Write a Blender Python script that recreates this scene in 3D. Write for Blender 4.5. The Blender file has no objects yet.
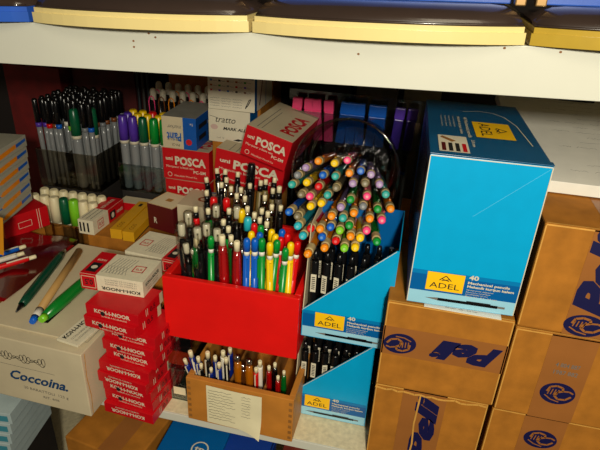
import bpy, bmesh, math, random
from mathutils import Vector, Matrix, Quaternion
random.seed(7)
scene = bpy.context.scene
COL = scene.collection
PI = math.pi

# ------------------------------------------------------------ camera
FPX = 540.0
yaw, pitch, roll = math.radians(11.4), math.radians(27), math.atan2(55, 1060)
CAM = Vector((0, -.45, .52))
Fw = Vector((-math.sin(yaw)*math.cos(pitch), math.cos(yaw)*math.cos(pitch), -math.sin(pitch)))
R0 = Vector((math.cos(yaw), math.sin(yaw), 0))
U0 = R0.cross(Fw)
Rt = R0*math.cos(roll) + U0*math.sin(roll)
Up = -R0*math.sin(roll) + U0*math.cos(roll)
cam = bpy.data.cameras.new('camera'); co = bpy.data.objects.new('camera', cam); COL.objects.link(co)
cam.sensor_width = 36; cam.lens = 36*FPX/600; cam.clip_start = .01
m = Matrix((Rt, Up, -Fw)).transposed().to_4x4(); m.translation = CAM
co.matrix_world = m
scene.camera = co

def at(px, py, **k):
    "point of the place seen at a picture position, on the plane x=, y= or z="
    d = Fw + Rt*((px-300)/FPX) - Up*((py-225)/FPX)
    (a, v), = k.items(); i = 'xyz'.index(a)
    return CAM + d*((v-CAM[i])/d[i])

# ------------------------------------------------------------ materials
def lin(c):
    return tuple((x/255/12.92 if x/255 <= .04045 else ((x/255+.055)/1.055)**2.4) for x in c) + (1,)
MATS = {}
def mat(name, col, rough=.5, metal=0, var=.0, scale=60, bump=0, spec=.5, coat=0):
    if name in MATS: return MATS[name]
    m = bpy.data.materials.new(name); m.use_nodes = True; nt = m.node_tree; b = nt.nodes['Principled BSDF']
    b.inputs['Roughness'].default_value = rough; b.inputs['Metallic'].default_value = metal
    b.inputs['Specular IOR Level'].default_value = spec
    b.inputs['Coat Weight'].default_value = coat
    c = lin(col)
    tc = nt.nodes.new('ShaderNodeTexCoord'); nz = nt.nodes.new('ShaderNodeTexNoise')
    nz.inputs['Scale'].default_value = scale; nz.inputs['Detail'].default_value = 5
    nt.links.new(tc.outputs['Object'], nz.inputs['Vector'])
    cr = nt.nodes.new('ShaderNodeValToRGB')
    v = max(var, .03)
    cr.color_ramp.elements[0].position = .3; cr.color_ramp.elements[1].position = .7
    cr.color_ramp.elements[0].color = tuple(x*(1-v) for x in c[:3])+(1,)
    cr.color_ramp.elements[1].color = tuple(min(1, x*(1+v)) for x in c[:3])+(1,)
    nt.links.new(nz.outputs['Fac'], cr.inputs['Fac']); nt.links.new(cr.outputs['Color'], b.inputs['Base Color'])
    if bump:
        bp = nt.nodes.new('ShaderNodeBump'); bp.inputs['Strength'].default_value = bump; bp.inputs['Distance'].default_value = .001
        nt.links.new(nz.outputs['Fac'], bp.inputs['Height']); nt.links.new(bp.outputs['Normal'], b.inputs['Normal'])
    MATS[name] = m
    return m
def clear(name, tint=(235, 240, 240), gl=.12, rough=.08, body=0, bodycol=(200, 200, 200)):
    "thin clear plastic: tinted see-through with a glossy skin"
    if name in MATS: return MATS[name]
    m = bpy.data.materials.new(name); m.use_nodes = True; nt = m.node_tree; nt.nodes.clear()
    out = nt.nodes.new('ShaderNodeOutputMaterial'); t = nt.nodes.new('ShaderNodeBsdfTransparent'); g = nt.nodes.new('ShaderNodeBsdfGlossy')
    t.inputs['Color'].default_value = lin(tint); g.inputs['Roughness'].default_value = rough
    lw = nt.nodes.new('ShaderNodeLayerWeight'); lw.inputs['Blend'].default_value = .25
    mp = nt.nodes.new('ShaderNodeMath'); mp.operation = 'MULTIPLY_ADD'; mp.inputs[1].default_value = .55; mp.inputs[2].default_value = gl*.5
    nt.links.new(lw.outputs['Fresnel'], mp.inputs[0])
    mx = nt.nodes.new('ShaderNodeMixShader'); nt.links.new(mp.outputs[0], mx.inputs['Fac'])
    src = t.outputs[0]
    if body:
        d = nt.nodes.new('ShaderNodeBsdfDiffuse'); d.inputs['Color'].default_value = lin(bodycol)
        m2 = nt.nodes.new('ShaderNodeMixShader'); m2.inputs['Fac'].default_value = body
        nt.links.new(t.outputs[0], m2.inputs[1]); nt.links.new(d.outputs[0], m2.inputs[2]); src = m2.outputs[0]
    nt.links.new(src, mx.inputs[1]); nt.links.new(g.outputs[0], mx.inputs[2]); nt.links.new(mx.outputs[0], out.inputs[0])
    MATS[name] = m
    return m
WHITE = mat('white_card', (214, 206, 182), .6, var=.05, scale=30)
WHITE2 = mat('warm_white_card', (204, 190, 158), .65, var=.07, scale=20)
IVORY = mat('ivory_plastic', (232, 220, 180), .4)
INK = mat('black_ink', (22, 20, 22), .6)
BLACK = mat('black_plastic', (14, 14, 16), .25)
RED = mat('red_card', (196, 8, 22), .4, var=.06)
REDP = mat('red_painted_wood', (226, 22, 18), .33, var=.06, scale=25, bump=.15)
BLUEC = mat('cyan_blue_card', (0, 160, 214), .3, var=.02)
BLUED = mat('deep_blue_card', (0, 92, 160), .32, var=.02)
BLUET = mat('dark_teal_blue_card', (4, 84, 128), .3, var=.05)  # box top with grazing-light shade in its colour; also the side window stripes
YELL = mat('yellow_label', (250, 196, 10), .45)
CARD = mat('brown_cardboard', (166, 106, 34), .8, var=.18, scale=45, bump=.25, spec=.2)
CARDE = mat('light_cardboard_edge', (204, 150, 66), .7, var=.15, scale=80)
TAPE = mat('brown_parcel_tape', (152, 96, 46), .3, var=.06, scale=30)
NAVY = mat('navy_print', (14, 14, 66), .5)
STEEL = mat('painted_white_steel', (206, 206, 192), .38, var=.03, scale=12)
SURF = mat('cream_speckled_laminate', (214, 202, 166), .5, var=.14, scale=170)
RUST = mat('rust_spots', (120, 74, 20), .8, var=.3)
DARKW = mat('dark_wall_paint', (30, 22, 20), .8, var=.3, scale=8)  # near-black colour stands in for the darkness of the room
CREAMP = mat('cream_plastic', (226, 206, 140), .28, var=.04, scale=14, coat=.3)
SMOKE = mat('dark_smoked_lid', (52, 40, 34), .22, var=.15, scale=20, coat=.3)
BLUEP = mat('blue_backing', (38, 84, 178), .4, var=.2, scale=18)
BRONZE = mat('bronze_clasp', (150, 118, 74), .35, metal=.6)
METAL = mat('chrome', (200, 196, 188), .18, metal=1)
WOOD = mat('pine_wood', (186, 120, 44), .5, var=.16, scale=28, bump=.1)
WOODD = mat('wood_joint_ends', (146, 96, 40), .6, var=.2)
PAPER = mat('cream_paper', (226, 216, 178), .7, var=.05, scale=40)
PAPW = mat('white_paper', (226, 224, 214), .7, var=.03)
GREYINK = mat('grey_ink', (110, 106, 100), .7)
CLEAR = clear('clear_acrylic', (226, 232, 232))
SMOKEC = clear('smoky_acrylic', (228, 224, 216), .06)
JARC = clear('clear_jar_plastic', (236, 238, 232), .1, .06)
FROST = clear('frosted_barrel', (214, 218, 220), .15, .2, .5, (176, 180, 182))
CAPC = clear('clear_pen_cap', (238, 236, 230), .06, .12, 0, (190, 188, 182))
BROWNPK = mat('dark_maroon_card', (86, 14, 20), .4)
PINKW = mat('pink_plastic', (250, 70, 130), .35)
def plastic(name, c, **k): return mat(name+'_plastic', c, .3, **k)
PC = dict(navy=(10, 34, 120), blue=(8, 92, 196), green=(2, 140, 48), yellow=(244, 202, 10), red=(212, 14, 18), cyan=(40, 178, 196),
          orange=(240, 140, 12), pink=(236, 120, 132), lilac=(166, 138, 186), teal=(44, 166, 158), lime=(126, 204, 40),
          olive=(122, 112, 84), grey=(120, 124, 128), black=(16, 16, 18), white=(226, 220, 206), purple=(84, 50, 170),
          darkgreen=(6, 90, 56), brown=(120, 66, 30))
def P(c): return plastic(c, PC[c])
def T(c):
    r = PC[c]; return clear(c+'_see_through', tuple(min(255, int(x*.8+40)) for x in r), .3, .15, .42, r)

# ------------------------------------------------------------ mesh builder
TXT = {}
def text_mesh(s, bold, shear):
    k = (s, bold, shear)
    if k not in TXT:
        cu = bpy.data.curves.new('t', 'FONT'); cu.body = s; cu.size = 1; cu.offset = bold; cu.resolution_u = 2
        o = bpy.data.objects.new('t', cu); COL.objects.link(o); bpy.context.view_layer.update()
        me = bpy.data.meshes.new_from_object(o.evaluated_get(bpy.context.evaluated_depsgraph_get()))
        vs = [v.co.copy() for v in me.vertices]; fs = [tuple(p.vertices) for p in me.polygons]
        for v in vs: v.x += shear*v.y
        bpy.data.objects.remove(o); bpy.data.curves.remove(cu); bpy.data.meshes.remove(me)
        if vs:
            x0 = min(v.x for v in vs); x1 = max(v.x for v in vs)
            vs = [Vector((v.x-x0, v.y, 0)) for v in vs]
            TXT[k] = (vs, fs, x1-x0)
        else: TXT[k] = ([], [], 1)
    return TXT[k]

class MB:
    def __init__(s): s.v = []; s.f = []; s.mi = []; s.sm = []; s.m = []; s.fr = None
    def slot(s, m):
        if m not in s.m: s.m.append(m)
        return s.m.index(m)
    def add(s, vs, fs, m, smooth=False):
        n = len(s.v); s.v += [tuple(v) for v in vs]; i = s.slot(m)
        for f in fs: s.f.append(tuple(a+n for a in f)); s.mi.append(i); s.sm.append(smooth)
        return s
    def box(s, x0, x1, y0, y1, z0, z1, m, r=0, faces=None, M=None):
        "faces: dict of '-x +x -y +y -z +z' to another material"
        bm = bmesh.new(); bmesh.ops.create_cube(bm, size=1)
        for v in bm.verts: v.co = Vector(((x0+x1)/2+v.co.x*(x1-x0), (y0+y1)/2+v.co.y*(y1-y0), (z0+z1)/2+v.co.z*(z1-z0)))
        if r: bmesh.ops.bevel(bm, geom=bm.edges[:], offset=r, segments=2, profile=.6, affect='EDGES')
        bm.normal_update(); bm.verts.index_update()
        n = len(s.v); s.v += [tuple((M @ v.co) if M else v.co) for v in bm.verts]
        for f in bm.faces:
            mm = m
            if faces:
                nn = f.normal; k = max(range(3), key=lambda i: abs(nn[i])); key = ('+' if nn[k] > 0 else '-')+'xyz'[k]
                mm = faces.get(key, m)
            s.f.append(tuple(v.index+n for v in f.verts)); s.mi.append(s.slot(mm)); s.sm.append(bool(r) and len(f.verts) == 4 and f.calc_area() < r*r*4)
        bm.free(); return s
    def lathe(s, prof, m, seg=12, o=(0, 0, 0), M=None, caps=True):
        vs = []; fs = []
        for z, r in prof:
            for k in range(seg):
                a = 2*PI*k/seg; p = Vector((o[0]+r*math.cos(a), o[1]+r*math.sin(a), o[2]+z)); vs.append(M @ p if M else p)
        for i in range(len(prof)-1):
            for k in range(seg):
                k2 = (k+1) % seg; fs.append((i*seg+k, i*seg+k2, (i+1)*seg+k2, (i+1)*seg+k))
        s.add(vs, fs, m, True)
        if caps:
            n = len(s.v)-len(vs)
            for fc in (tuple(range(seg-1, -1, -1)), tuple((len(prof)-1)*seg+k for k in range(seg))):
                s.f.append(tuple(a+n for a in fc)); s.mi.append(s.slot(m)); s.sm.append(False)
        return s
    def tube(s, pts, r, m, seg=8):
        pts = [Vector(p) for p in pts]; vs = []; fs = []
        for i, p in enumerate(pts):
            d = (pts[min(i+1, len(pts)-1)]-pts[max(i-1, 0)]).normalized(); q = d.to_track_quat('Z', 'Y')
            rr = r[i] if isinstance(r, (list, tuple)) else r
            for k in range(seg):
                a = 2*PI*k/seg; vs.append(p+q @ Vector((rr*math.cos(a), rr*math.sin(a), 0)))
        for i in range(len(pts)-1):
            for k in range(seg):
                k2 = (k+1) % seg; fs.append((i*seg+k, i*seg+k2, (i+1)*seg+k2, (i+1)*seg+k))
        fs.append(tuple(range(seg-1, -1, -1))); fs.append(tuple((len(pts)-1)*seg+k for k in range(seg)))
        return s.add(vs, fs, m, True)
    def prism(s, poly, z0, z1, m, faces=None, M=None, smooth=False):
        n = len(poly); vs = [Vector((x, y, z0)) for x, y in poly]+[Vector((x, y, z1)) for x, y in poly]
        if M: vs = [M @ v for v in vs]
        s.add(vs, [tuple(range(n-1, -1, -1)), tuple(range(n, 2*n))], m)
        s.add(vs, [(k, (k+1) % n, n+(k+1) % n, n+k) for k in range(n)], (faces or m), smooth)
        return s
    # --- printing on a face: fr = (origin, u, v); normal = u x v
    def frame(s, o, u, v): s.fr = (Vector(o), Vector(u).normalized(), Vector(v).normalized()); return s
    def _map(s, x, y, lay):
        o, u, v = s.fr; return o+u*x+v*y+u.cross(v)*(.00025*lay)
    def poly(s, pts, m, lay=1):
        return s.add([s._map(x, y, lay) for x, y in pts], [tuple(range(len(pts)))], m)
    def rect(s, x0, y0, x1, y1, m, lay=1): return s.poly([(x0, y0), (x1, y0), (x1, y1), (x0, y1)], m, lay)
    def outline(s, x0, y0, x1, y1, w, m, lay=1):
        s.rect(x0, y0, x1, y0+w, m, lay); s.rect(x0, y1-w, x1, y1, m, lay); s.rect(x0, y0, x0+w, y1, m, lay); return s.rect(x1-w, y0, x1, y1, m, lay)
    def ell(s, cx, cy, a, b, m, lay=1, n=28): return s.poly([(cx+a*math.cos(2*PI*k/n), cy+b*math.sin(2*PI*k/n)) for k in range(n)], m, lay)
    def line(s, pts, w, m, lay=1):
        for (x0, y0), (x1, y1) in zip(pts, pts[1:]):
            d = Vector((x1-x0, y1-y0)); 
            if d.length < 1e-7: continue
            n = Vector((-d.y, d.x)).normalized()*(w/2)
            s.poly([(x0-n.x, y0-n.y), (x1-n.x, y1-n.y), (x1+n.x, y1+n.y), (x0+n.x, y0+n.y)], m, lay)
        return s
    def text(s, t, x, y, w, m, h=None, rot=0, bold=.0, shear=0, lay=2):
        "text fitted to width w, starting at x, y (baseline), turned by rot degrees"
        vs, fs, wd = text_mesh(t, bold, shear); k = w/wd; ky = (h/.72) if h else k
        c, sn = math.cos(math.radians(rot)), math.sin(math.radians(rot))
        return s.add([s._map(x+c*v.x*k-sn*v.y*ky, y+sn*v.x*k+c*v.y*ky, lay) for v in vs], fs, m)
    def scribble(s, x, y, w, h, m, lay=2, n=14, lw=.0004, seed=0):
        r = random.Random(seed); pts = []
        for i in range(n): pts.append((x+w*i/(n-1)+r.uniform(-.3, .3)*w/n, y+r.uniform(0, h)))
        return s.line(pts, lw, m, lay)
    def mesh(s, name):
        me = bpy.data.meshes.new(name); me.from_pydata(s.v, [], s.f)
        for m in s.m: me.materials.append(m)
        me.polygons.foreach_set('material_index', s.mi); me.polygons.foreach_set('use_smooth', s.sm); me.update()
        return me
    def build(s, name, parent=None, loc=None, rz=0, **tags):
        o = bpy.data.objects.new(name, s.mesh(name)); COL.objects.link(o)
        if parent: o.parent = parent
        if loc is not None: o.location = loc
        o.rotation_euler = (0, 0, rz)
        for k, v in tags.items(): o[k] = v
        return o
def thing(name, label, category, loc=(0, 0, 0), rz=0, group=None):
    o = bpy.data.objects.new(name, None); COL.objects.link(o); o.empty_display_size = .01
    o.location = loc; o.rotation_euler = (0, 0, rz); o['label'] = label; o['category'] = category
    if group: o['group'] = group
    return o
def tags(o, label, category, group=None):
    o['label'] = label; o['category'] = category
    if group: o['group'] = group
    return o
FR = {'front': lambda w, d, h: ((0, 0, 0), (1, 0, 0), (0, 0, 1)), 'top': lambda w, d, h: ((0, 0, h), (1, 0, 0), (0, 1, 0)),
      'right': lambda w, d, h: ((w, 0, 0), (0, 1, 0), (0, 0, 1)), 'left': lambda w, d, h: ((0, d, 0), (0, -1, 0), (0, 0, 1))}
def boxmb(w, d, h, m, r=.0006, faces=None):
    b = MB().box(0, w, 0, d, 0, h, m, r, faces); b.dim = (w, d, h); return b
def on(b, face): return b.frame(*FR[face](*b.dim))
def place(o, p0, p1=None, z=None, rz=None):
    "front-left bottom corner at p0; front edge towards p1"
    o.location = (p0[0], p0[1], p0[2] if z is None else z)
    if p1 is not None: o.rotation_euler = (0, 0, math.atan2(p1[1]-p0[1], p1[0]-p0[0]))
    if rz is not None: o.rotation_euler = (0, 0, rz)
    return o

# ------------------------------------------------------------ setting
o = MB().box(-1.6, 1.3, .56, .60, -.9, 1.2, DARKW).build('wall_back'); o['kind'] = 'structure'
o = MB().box(-1.6, 1.3, -1.6, .60, -.94, -.9, DARKW).build('floor'); o['kind'] = 'structure'

# ------------------------------------------------------------ shelving unit
unit = thing('shelving_unit', 'cream steel shelving unit carrying all the pens, boxes and trays', 'shelf', (0, 0, -.9))
def board(z, t, tilt=0, x0=-1.1, x1=.62, lip=.008):
    M = Matrix.Translation((0, 0, z+.9)) @ Matrix.Rotation(-tilt, 4, 'Y')
    b = MB().box(x0, x1, .0015, .50, -t, 0, SURF, .0006, M=M).build('shelf_board', unit)
    return b, M
mb_, _ = board(0, .008)
MB().box(-1.1, .62, -.001, .0014, .888, .9, STEEL, .0005).build('shelf_lip', mb_)
board(-.42, .008)
ub, UM = board(.461, .006, .031)
lm = MB().box(-1.1, .62, -.001, .0014, -.0375, .0003, STEEL, .0006, M=UM)
lm.frame(UM @ Vector((0, -.001, 0)), (1, 0, .031), (0, 0, 1))
for x, z in ((-.232, -.004), (-.226, -.007), (-.247, -.011), (-.247, -.016), (-.05, -.012), (.1, -.003), (.06, -.002)):
    lm.ell(x, z, .0011, .0009, RUST, n=7)
lm.build('shelf_lip', ub, label='tall cream painted front lip with rust specks')
for x in (-1.1, .59):
    MB().box(x, x+.03, .505, .53, .0, 1.9, STEEL, .001).build('post', unit)
    MB().box(x, x+.03, -.001, .02, .0, .41, STEEL, .001).build('post', unit)

# ------------------------------------------------------------ trays on the upper shelf
def shelf_z(x): return .4613+.031*x
def bowed(x0, x1, y1, bulge, y0=-.004, n=16, inset=0):
    pts = [(x0+inset, y1)]
    for k in range(n+1):
        t = k/n; e = 1-abs(2*t-1)**2.4
        pts.append((x0+inset+(x1-x0-2*inset)*t, y0-bulge*e+inset))
    return pts+[(x1-inset, y1)]
def tray(x0, x1, label, edge=CREAMP, bulge=.016, back=BLUEP):
    xm = (x0+x1)/2; w = (x1-x0)/2
    t = thing('display_tray', label, 'tray', (xm, 0, shelf_z(xm)+.0008), 0, 'trays on the upper shelf')
    t.rotation_euler = (0, -.031, 0)
    b = MB()
    pts = bowed(-w, w, .20, bulge); b.prism(pts, 0, .0085, edge)
    b.prism(bowed(-w, w, .20, bulge, inset=.0015), .0085, .0125, edge); b.build('tray_base', t)
    lid = MB(); steps = ((.003, .0126), (.0032, .0150), (.0050, .0185), (.009, .0222), (.016, .0248), (.026, .0256)); n = 19; vs = []; fs = []
    for ins, za in steps: vs += [(x, y, za) for x, y in bowed(-w, w, .199, bulge, inset=ins)]
    for k in range(len(steps)-1):
        for q in range(n): fs.append((k*n+q, k*n+(q+1) % n, (k+1)*n+(q+1) % n, (k+1)*n+q))
    lid.add(vs, fs, SMOKE, True); lid.add(vs[-n:], [tuple(range(n))], SMOKE)
    lid.tube([(x, y, .0135) for x, y in bowed(-w, w, .199, bulge, inset=.0028)[1:-1]], .0010, SMOKE).build('smoked_lid', t)
    MB().box(-w+.010, w-.010, .03, .038, .0256, .075, back, .001).build('blue_backing', t)
    for s in (-1, 1):
        MB().box(s*(w-.0055)-.004, s*(w-.0055)+.004, .012, .022, .0256, .06, BRONZE, .001).build('clasp', t)
    return t
tray(-.56, -.345, 'blue edged display tray at the far left end of the upper shelf', BLUEP)
tray(-.341, -.141, 'cream edged display tray on the upper shelf above the pen holder and paint marker box', back=mat('dull_grey_blue_backing', (70, 74, 84), .5, var=.2))
tray(-.138, .073, 'cream edged display tray with blue backing on the upper shelf above the jar')
tray(.0765, .33, 'display tray with olive yellow edge on the upper shelf, above the handwritten paper', mat('olive_yellow_plastic', (176, 146, 50), .2, var=.05, coat=.4))
# ------------------------------------------------------------ brown cartons
def emblem(b, cx, cy, a, bb, rot=0, lay=2):
    c, s = math.cos(math.radians(rot)), math.sin(math.radians(rot))
    def q(pts): return [(cx+c*x*a-s*y*a, cy+s*x*a+c*y*a) for x, y in pts]
    k = bb/a
    n = 30
    b.poly(q([(math.cos(2*PI*i/n), k*math.sin(2*PI*i/n)) for i in range(n)]), NAVY, lay)
    # pelican: head and beak as a thick stroke, wing and nest lines
    b.line(q([(-.62, .1*k), (-.5, .55*k), (-.15, .72*k), (.2, .6*k), (.25, .3*k), (-.05, .12*k), (-.15, -.2*k), (.1, -.5*k), (.5, -.45*k), (.78, -.1*k)]), a*.13, TAPE, lay+1)
    b.line(q([(.25, .3*k), (.6, .35*k), (.85, .2*k)]), a*.1, TAPE, lay+1)
    for i in range(4): b.line(q([(-.55+.17*i, -.15*k), (-.48+.17*i, .38*k)]), a*.06, TAPE, lay+1)
    b.line(q([(-.7, -.25*k), (-.3, -.6*k), (.2, -.75*k)]), a*.07, TAPE, lay+1)
def carton(p, w, d, h, label, rz=0, seam=True, tape=None):
    t = thing('cardboard_carton', label, 'carton', p, rz, 'brown cardboard cartons')
    b = boxmb(w, d, h, CARD, .0018)
    on(b, 'front').line([(.001, h-.0012), (w-.001, h-.0012)], .0014, CARDE, 1).line([(.0012, .002), (.0012, h-.002)], .0012, CARDE, 1).line([(w-.0012, .002), (w-.0012, h-.002)], .0012, CARDE, 1)
    on(b, 'top').line([(.001, .0012), (w-.001, .0012)], .0016, CARDE, 1)
    if seam: on(b, 'top').line([(.0, d/2), (w, d/2)], .0012, INK, 1)
    b.build('carton_body', t)
    return t, b
def tape_part(t, dim, f):
    b = MB(); b.dim = dim; f(b); return b.build('parcel_tape', t, label='printed brown parcel tape')
t, b = carton((.001, .003, .0005), .118, .26, .1075, 'brown carton standing on the shelf, at the bottom of the left column of cartons')
def f(b):
    on(b, 'front').rect(.030, 0, .076, .1075, TAPE, 1)
    b.text('Peli', .068, .004, .10, NAVY, h=.022, rot=90, bold=.06, shear=.3)
    b.line([(.0475, .001), (.049, .03), (.047, .06), (.0485, .104)], .0018, CARDE, 4)
tape_part(t, b.dim, f)
# torn flap edge along its top front
tb = MB()
pts = [(0, .0)]+[(x/1000, random.uniform(-.0022, .0012)) for x in range(6, 112, 6)]+[(.116, 0)]
tb.frame((0, -.0005, .1035), (1, 0, 0), (0, 0, 1)).line(pts, .0024, CARDE, 1); tb.build('torn_flap_edge', t)
t, b = carton((.001, .0, .1095), .1205, .26, .1075, 'brown carton with upside-down lettering on its tape, under the big blue pencil box')
def f(b):
    on(b, 'front').rect(0, .043, .1205, .078, TAPE, 1)
    emblem(b, .018, .0585, .0165, .0125, 190)
    b.text('Peli', .1165, .070, .068, NAVY, h=.0215, rot=180, bold=.065, shear=.4)
tape_part(t, b.dim, f)
t, b = carton((.1235, .004, .0005), .15, .26, .1035, 'brown carton at the bottom of the right column, partly cut by the photo edge')
def f(b):
    on(b, 'front').rect(.033, 0, .075, .1035, TAPE, 1); emblem(b, .054, .073, .0165, .0125, 0)
tape_part(t, b.dim, f)
t, b = carton((.1235, .001, .1055), .15, .26, .1045, 'brown carton with faint number stamp, in the middle of the right column')
def f(b):
    on(b, 'front').rect(.033, 0, .075, .1045, TAPE, 1); emblem(b, .054, .035, .0165, .0135, 0)
    for k in range(2): b.text('1987 882' if k else '4 804 887', .044, .068-.009*k, .022, GREYINK, h=.005, bold=.01)
tape_part(t, b.dim, f)
t, b = carton((.1235, .002, .2115), .15, .26, .1095, 'brown carton on top of the right column, with large sideways lettering')
def f(b):
    on(b, 'front').rect(.04, 0, .086, .1095, TAPE, 1)
    b.text('Peli', .072, .022, .088, NAVY, h=.030, rot=90, bold=.06, shear=.25); emblem(b, .057, .012, .018, .0120, 0)
    on(b, 'top').rect(.052, .0, .098, .1, TAPE, 1); emblem(b, .075, .085, .02, .015, 0)
tape_part(t, b.dim, f)

# ------------------------------------------------------------ papers on the right
pl = thing('paper_pad', 'thick pad of handwritten white paper lying on the top carton at the right', 'paper')
q0 = at(600, 184, z=.337); q1 = at(556, 178, z=.337)
x0, x1, y0 = .110, .36, (q0.y+q1.y)/2
b = MB(); PM = Matrix.Translation((x0, y0, .3225)) @ Matrix.Rotation(math.radians(4.0), 4, 'X')
pad = MB().box(0, x1-x0, 0, .29, 0.0, .012, PAPW, .0006)
pad.frame((0, 0, .012), (1, 0, 0), (0, 1, 0))
r = random.Random(3)
for i in range(15):
    y = .03+.0165*i
    x = .05
    while x < .27:
        w = r.uniform(.012, .035)
        if r.random() < .75: pad.scribble(x, y, w, .0035, GREYINK, 1, 12, .0004, r.randint(0, 9999))
        x += w+.006
for i in range(5): pad.scribble(.085+.003*i, .018+.006*i, .02, .006, mat('blue_ink', (60, 70, 130), .6), 1, 16, .0006, i)
pad = pad.build('paper_stack', pl); pl.matrix_world = PM
b = MB().box(0, .045, 0, .012, 0, .004, BLACK, .0008).tube([(.01, .006, .004), (.012, -.008, .006), (.033, -.008, .006), (.035, .006, .004)], .0008, METAL)
o = b.build('binder_clip', None, PM @ Vector((.01, .272, .0126))); o.rotation_euler = (math.radians(4), 0, 0); tags(o, 'black binder clip on the far edge of the handwritten paper pad, nearer its left corner', 'clip', 'clips on the paper pad')
o2 = o.copy(); COL.objects.link(o2); o2.location = PM @ Vector((.08, .272, .0126)); tags(o2, 'black binder clip on the far edge of the paper pad, nearer the middle', 'clip', 'clips on the paper pad')

# ------------------------------------------------------------ blue pencil boxes
def adel_label(b, x, z, w, h, k=1):
    b.rect(x, z, x+w, z+h, YELL, 3)
    b.text('ADEL', x+w*.1, z+h*.16, w*.8, INK, h=h*.3, bold=.0, lay=4)
    cx = x+w*.5; cz = z+h*.6
    for s in (-1, 1): b.line([(cx+s*w*.16, cz), (cx, cz+h*.26)], w*.025, INK, 4)
    b.line([(cx-w*.1, cz-h*.02), (cx+w*.1, cz+h*.08)], w*.022, INK, 4)
    b.line([(cx-w*.1, cz+h*.08), (cx+w*.1, cz-h*.02)], w*.022, INK, 4)
def adel_front(b, w, k=1.0):
    "bottom part of the front print; w box width"
    pale = mat('pale_blue_print', (150, 206, 228), .35)
    b.rect(.0008, .0008, w-.0008, .0135*k, pale, 1); b.rect(.0008, .0135*k, w-.0008, .030*k, BLUED, 1); b.rect(.0008, .030*k, w-.0008, .034*k, mat('mid_blue_print', (0, 120, 182), .32), 1)
    adel_label(b, .014*k, .0155*k, .031*k, .018*k)
    b.text('40', .048*k, .0305*k, .008*k, WHITE, h=.0042*k, bold=.03, lay=3)
    b.text('Mechanical pencils', .048*k, .0262*k, .034*k, WHITE, h=.0023*k, bold=.03, lay=3)
    b.text('Mekanik kurşun kalem', .048*k, .0226*k, .038*k, WHITE, h=.0023*k, bold=.03, lay=3)
    for i in range(4): b.text(('Механические карандаши', 'Portemines mecaniques', 'Druckbleistifte 0,7 mm', 'Minas 0,5 - 0,7 - 0,9 mm')[i], .048*k, (.0197-.0021*i)*k, (.022, .02, .018, .026)[i]*k, WHITE, h=.0011*k, lay=3)
    # printed pencil
    b.rect(.026*k, .0055*k, .076*k, .0083*k, BLACK, 3); b.poly([(.015*k, .0072*k), (.026*k, .0056*k), (.026*k, .0084*k)], GREYINK, 3)
    b.rect(.050*k, .0083*k, .070*k, .0092*k, INK, 3); b.rect(.076*k, .006*k, .082*k, .008*k, GREYINK, 3)
def pencil_display(p, label, w=.0905, d=.085, h=.13, hl=.036):
    t = thing('pencil_display_box', label, 'box', p, 0, 'open blue pencil display boxes')
    th = .0009
    # front panel with slanted cut (outline in x,z)
    hr = h-.006; diag = [(0, 0), (w, 0), (w, hr), (w*.97, hr), (0.0, hl)]
    M = Matrix(((1, 0, 0, 0), (0, 0, -1, th), (0, 1, 0, 0), (0, 0, 0, 1)))
    b = MB(); b.prism(diag, 0, th, BLUEC, M=M)
    b.frame((0, 0, 0), (1, 0, 0), (0, 0, 1)); adel_front(b, w, w/.0905)
    b.line([(0, hl-.0003), (w*.97, hr-.0003)], .0006, WHITE, 4)
    b.build('front_panel', t)
    sp = MB(); MX = Matrix(((0, 0, 1, 0), (1, 0, 0, 0), (0, 1, 0, 0), (0, 0, 0, 1)))
    sp.prism([(th, 0), (d, 0), (d, h), (.02, h), (th, hl)], 0, th, WHITE2, M=MX); sp.build('side_panel', t)
    sp = MB(); sp.prism([(th, 0), (d, 0), (d, h), (th, hr)], w-th, w, BLUEC, M=MX); sp.build('side_panel', t)
    MB().box(th, w-th, d-th, d, .0, h, BLUED).build('back_panel', t)
    MB().box(th, w-th, th, d-th, 0, .001, WHITE2).build('bottom_panel', t)
    return t
D1 = Vector((-.0955, .041, .001)); D2 = Vector((-.0885, .027, .1345))
pencil_display(D1, 'open blue pencil display box standing directly on the shelf')
pencil_display(D2, 'open blue pencil display box stacked on top of the other one, below the jar', w=.0945)
# dark tray of pencils closing the lower display so that the upper one stands on it
def black_pencil():
    a = MB().lathe([(0, .001), (.012, .0045), (.02, .0052), (.104, .0052), (.106, .0046)], BLACK)
    a.frame((-.0034, -.0054, .062), (1, 0, 0), (0, 0, 1)).rect(0, 0, .0068, .026, WHITE, 0)
    for i in range(7): a.rect(.0012, .004+.0028*i, .0056, .0054+.0028*i, INK, 1)
    c = MB().lathe([(.1062, .0035), (.116, .0035), (.1165, .003), (.119, .003)], BLACK)
    c2 = MB().box(-.0013, .0013, -.0066, -.0054, .094, .108, BLACK, .0003)
    return [('barrel', a.mesh('barrel')), ('push_button', c.mesh('push_button')), ('clip', c2.mesh('clip'))]
def spawn(name, parts, label, cat, base, direction, group, spin=0, scale=1):
    t = thing(name, label, cat, base, 0, group)
    t.rotation_mode = 'QUATERNION'; q = Vector((0, 0, 1)).rotation_difference(Vector(direction).normalized()); t.rotation_quaternion = q @ Quaternion((0, 0, 1), spin); t.scale = (scale,)*3
    cap = None
    for n, me in parts:
        o = bpy.data.objects.new(n, me); COL.objects.link(o)
        o.parent = cap if (n in ('clip', 'cap_plug') and cap) else t
        if n == 'cap': cap = o
    return t
ORD = ['first', 'second', 'third', 'fourth', 'fifth', 'sixth', 'seventh', 'eighth', 'ninth', 'tenth', 'eleventh', 'twelfth', 'thirteenth']
bp = black_pencil()
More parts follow.
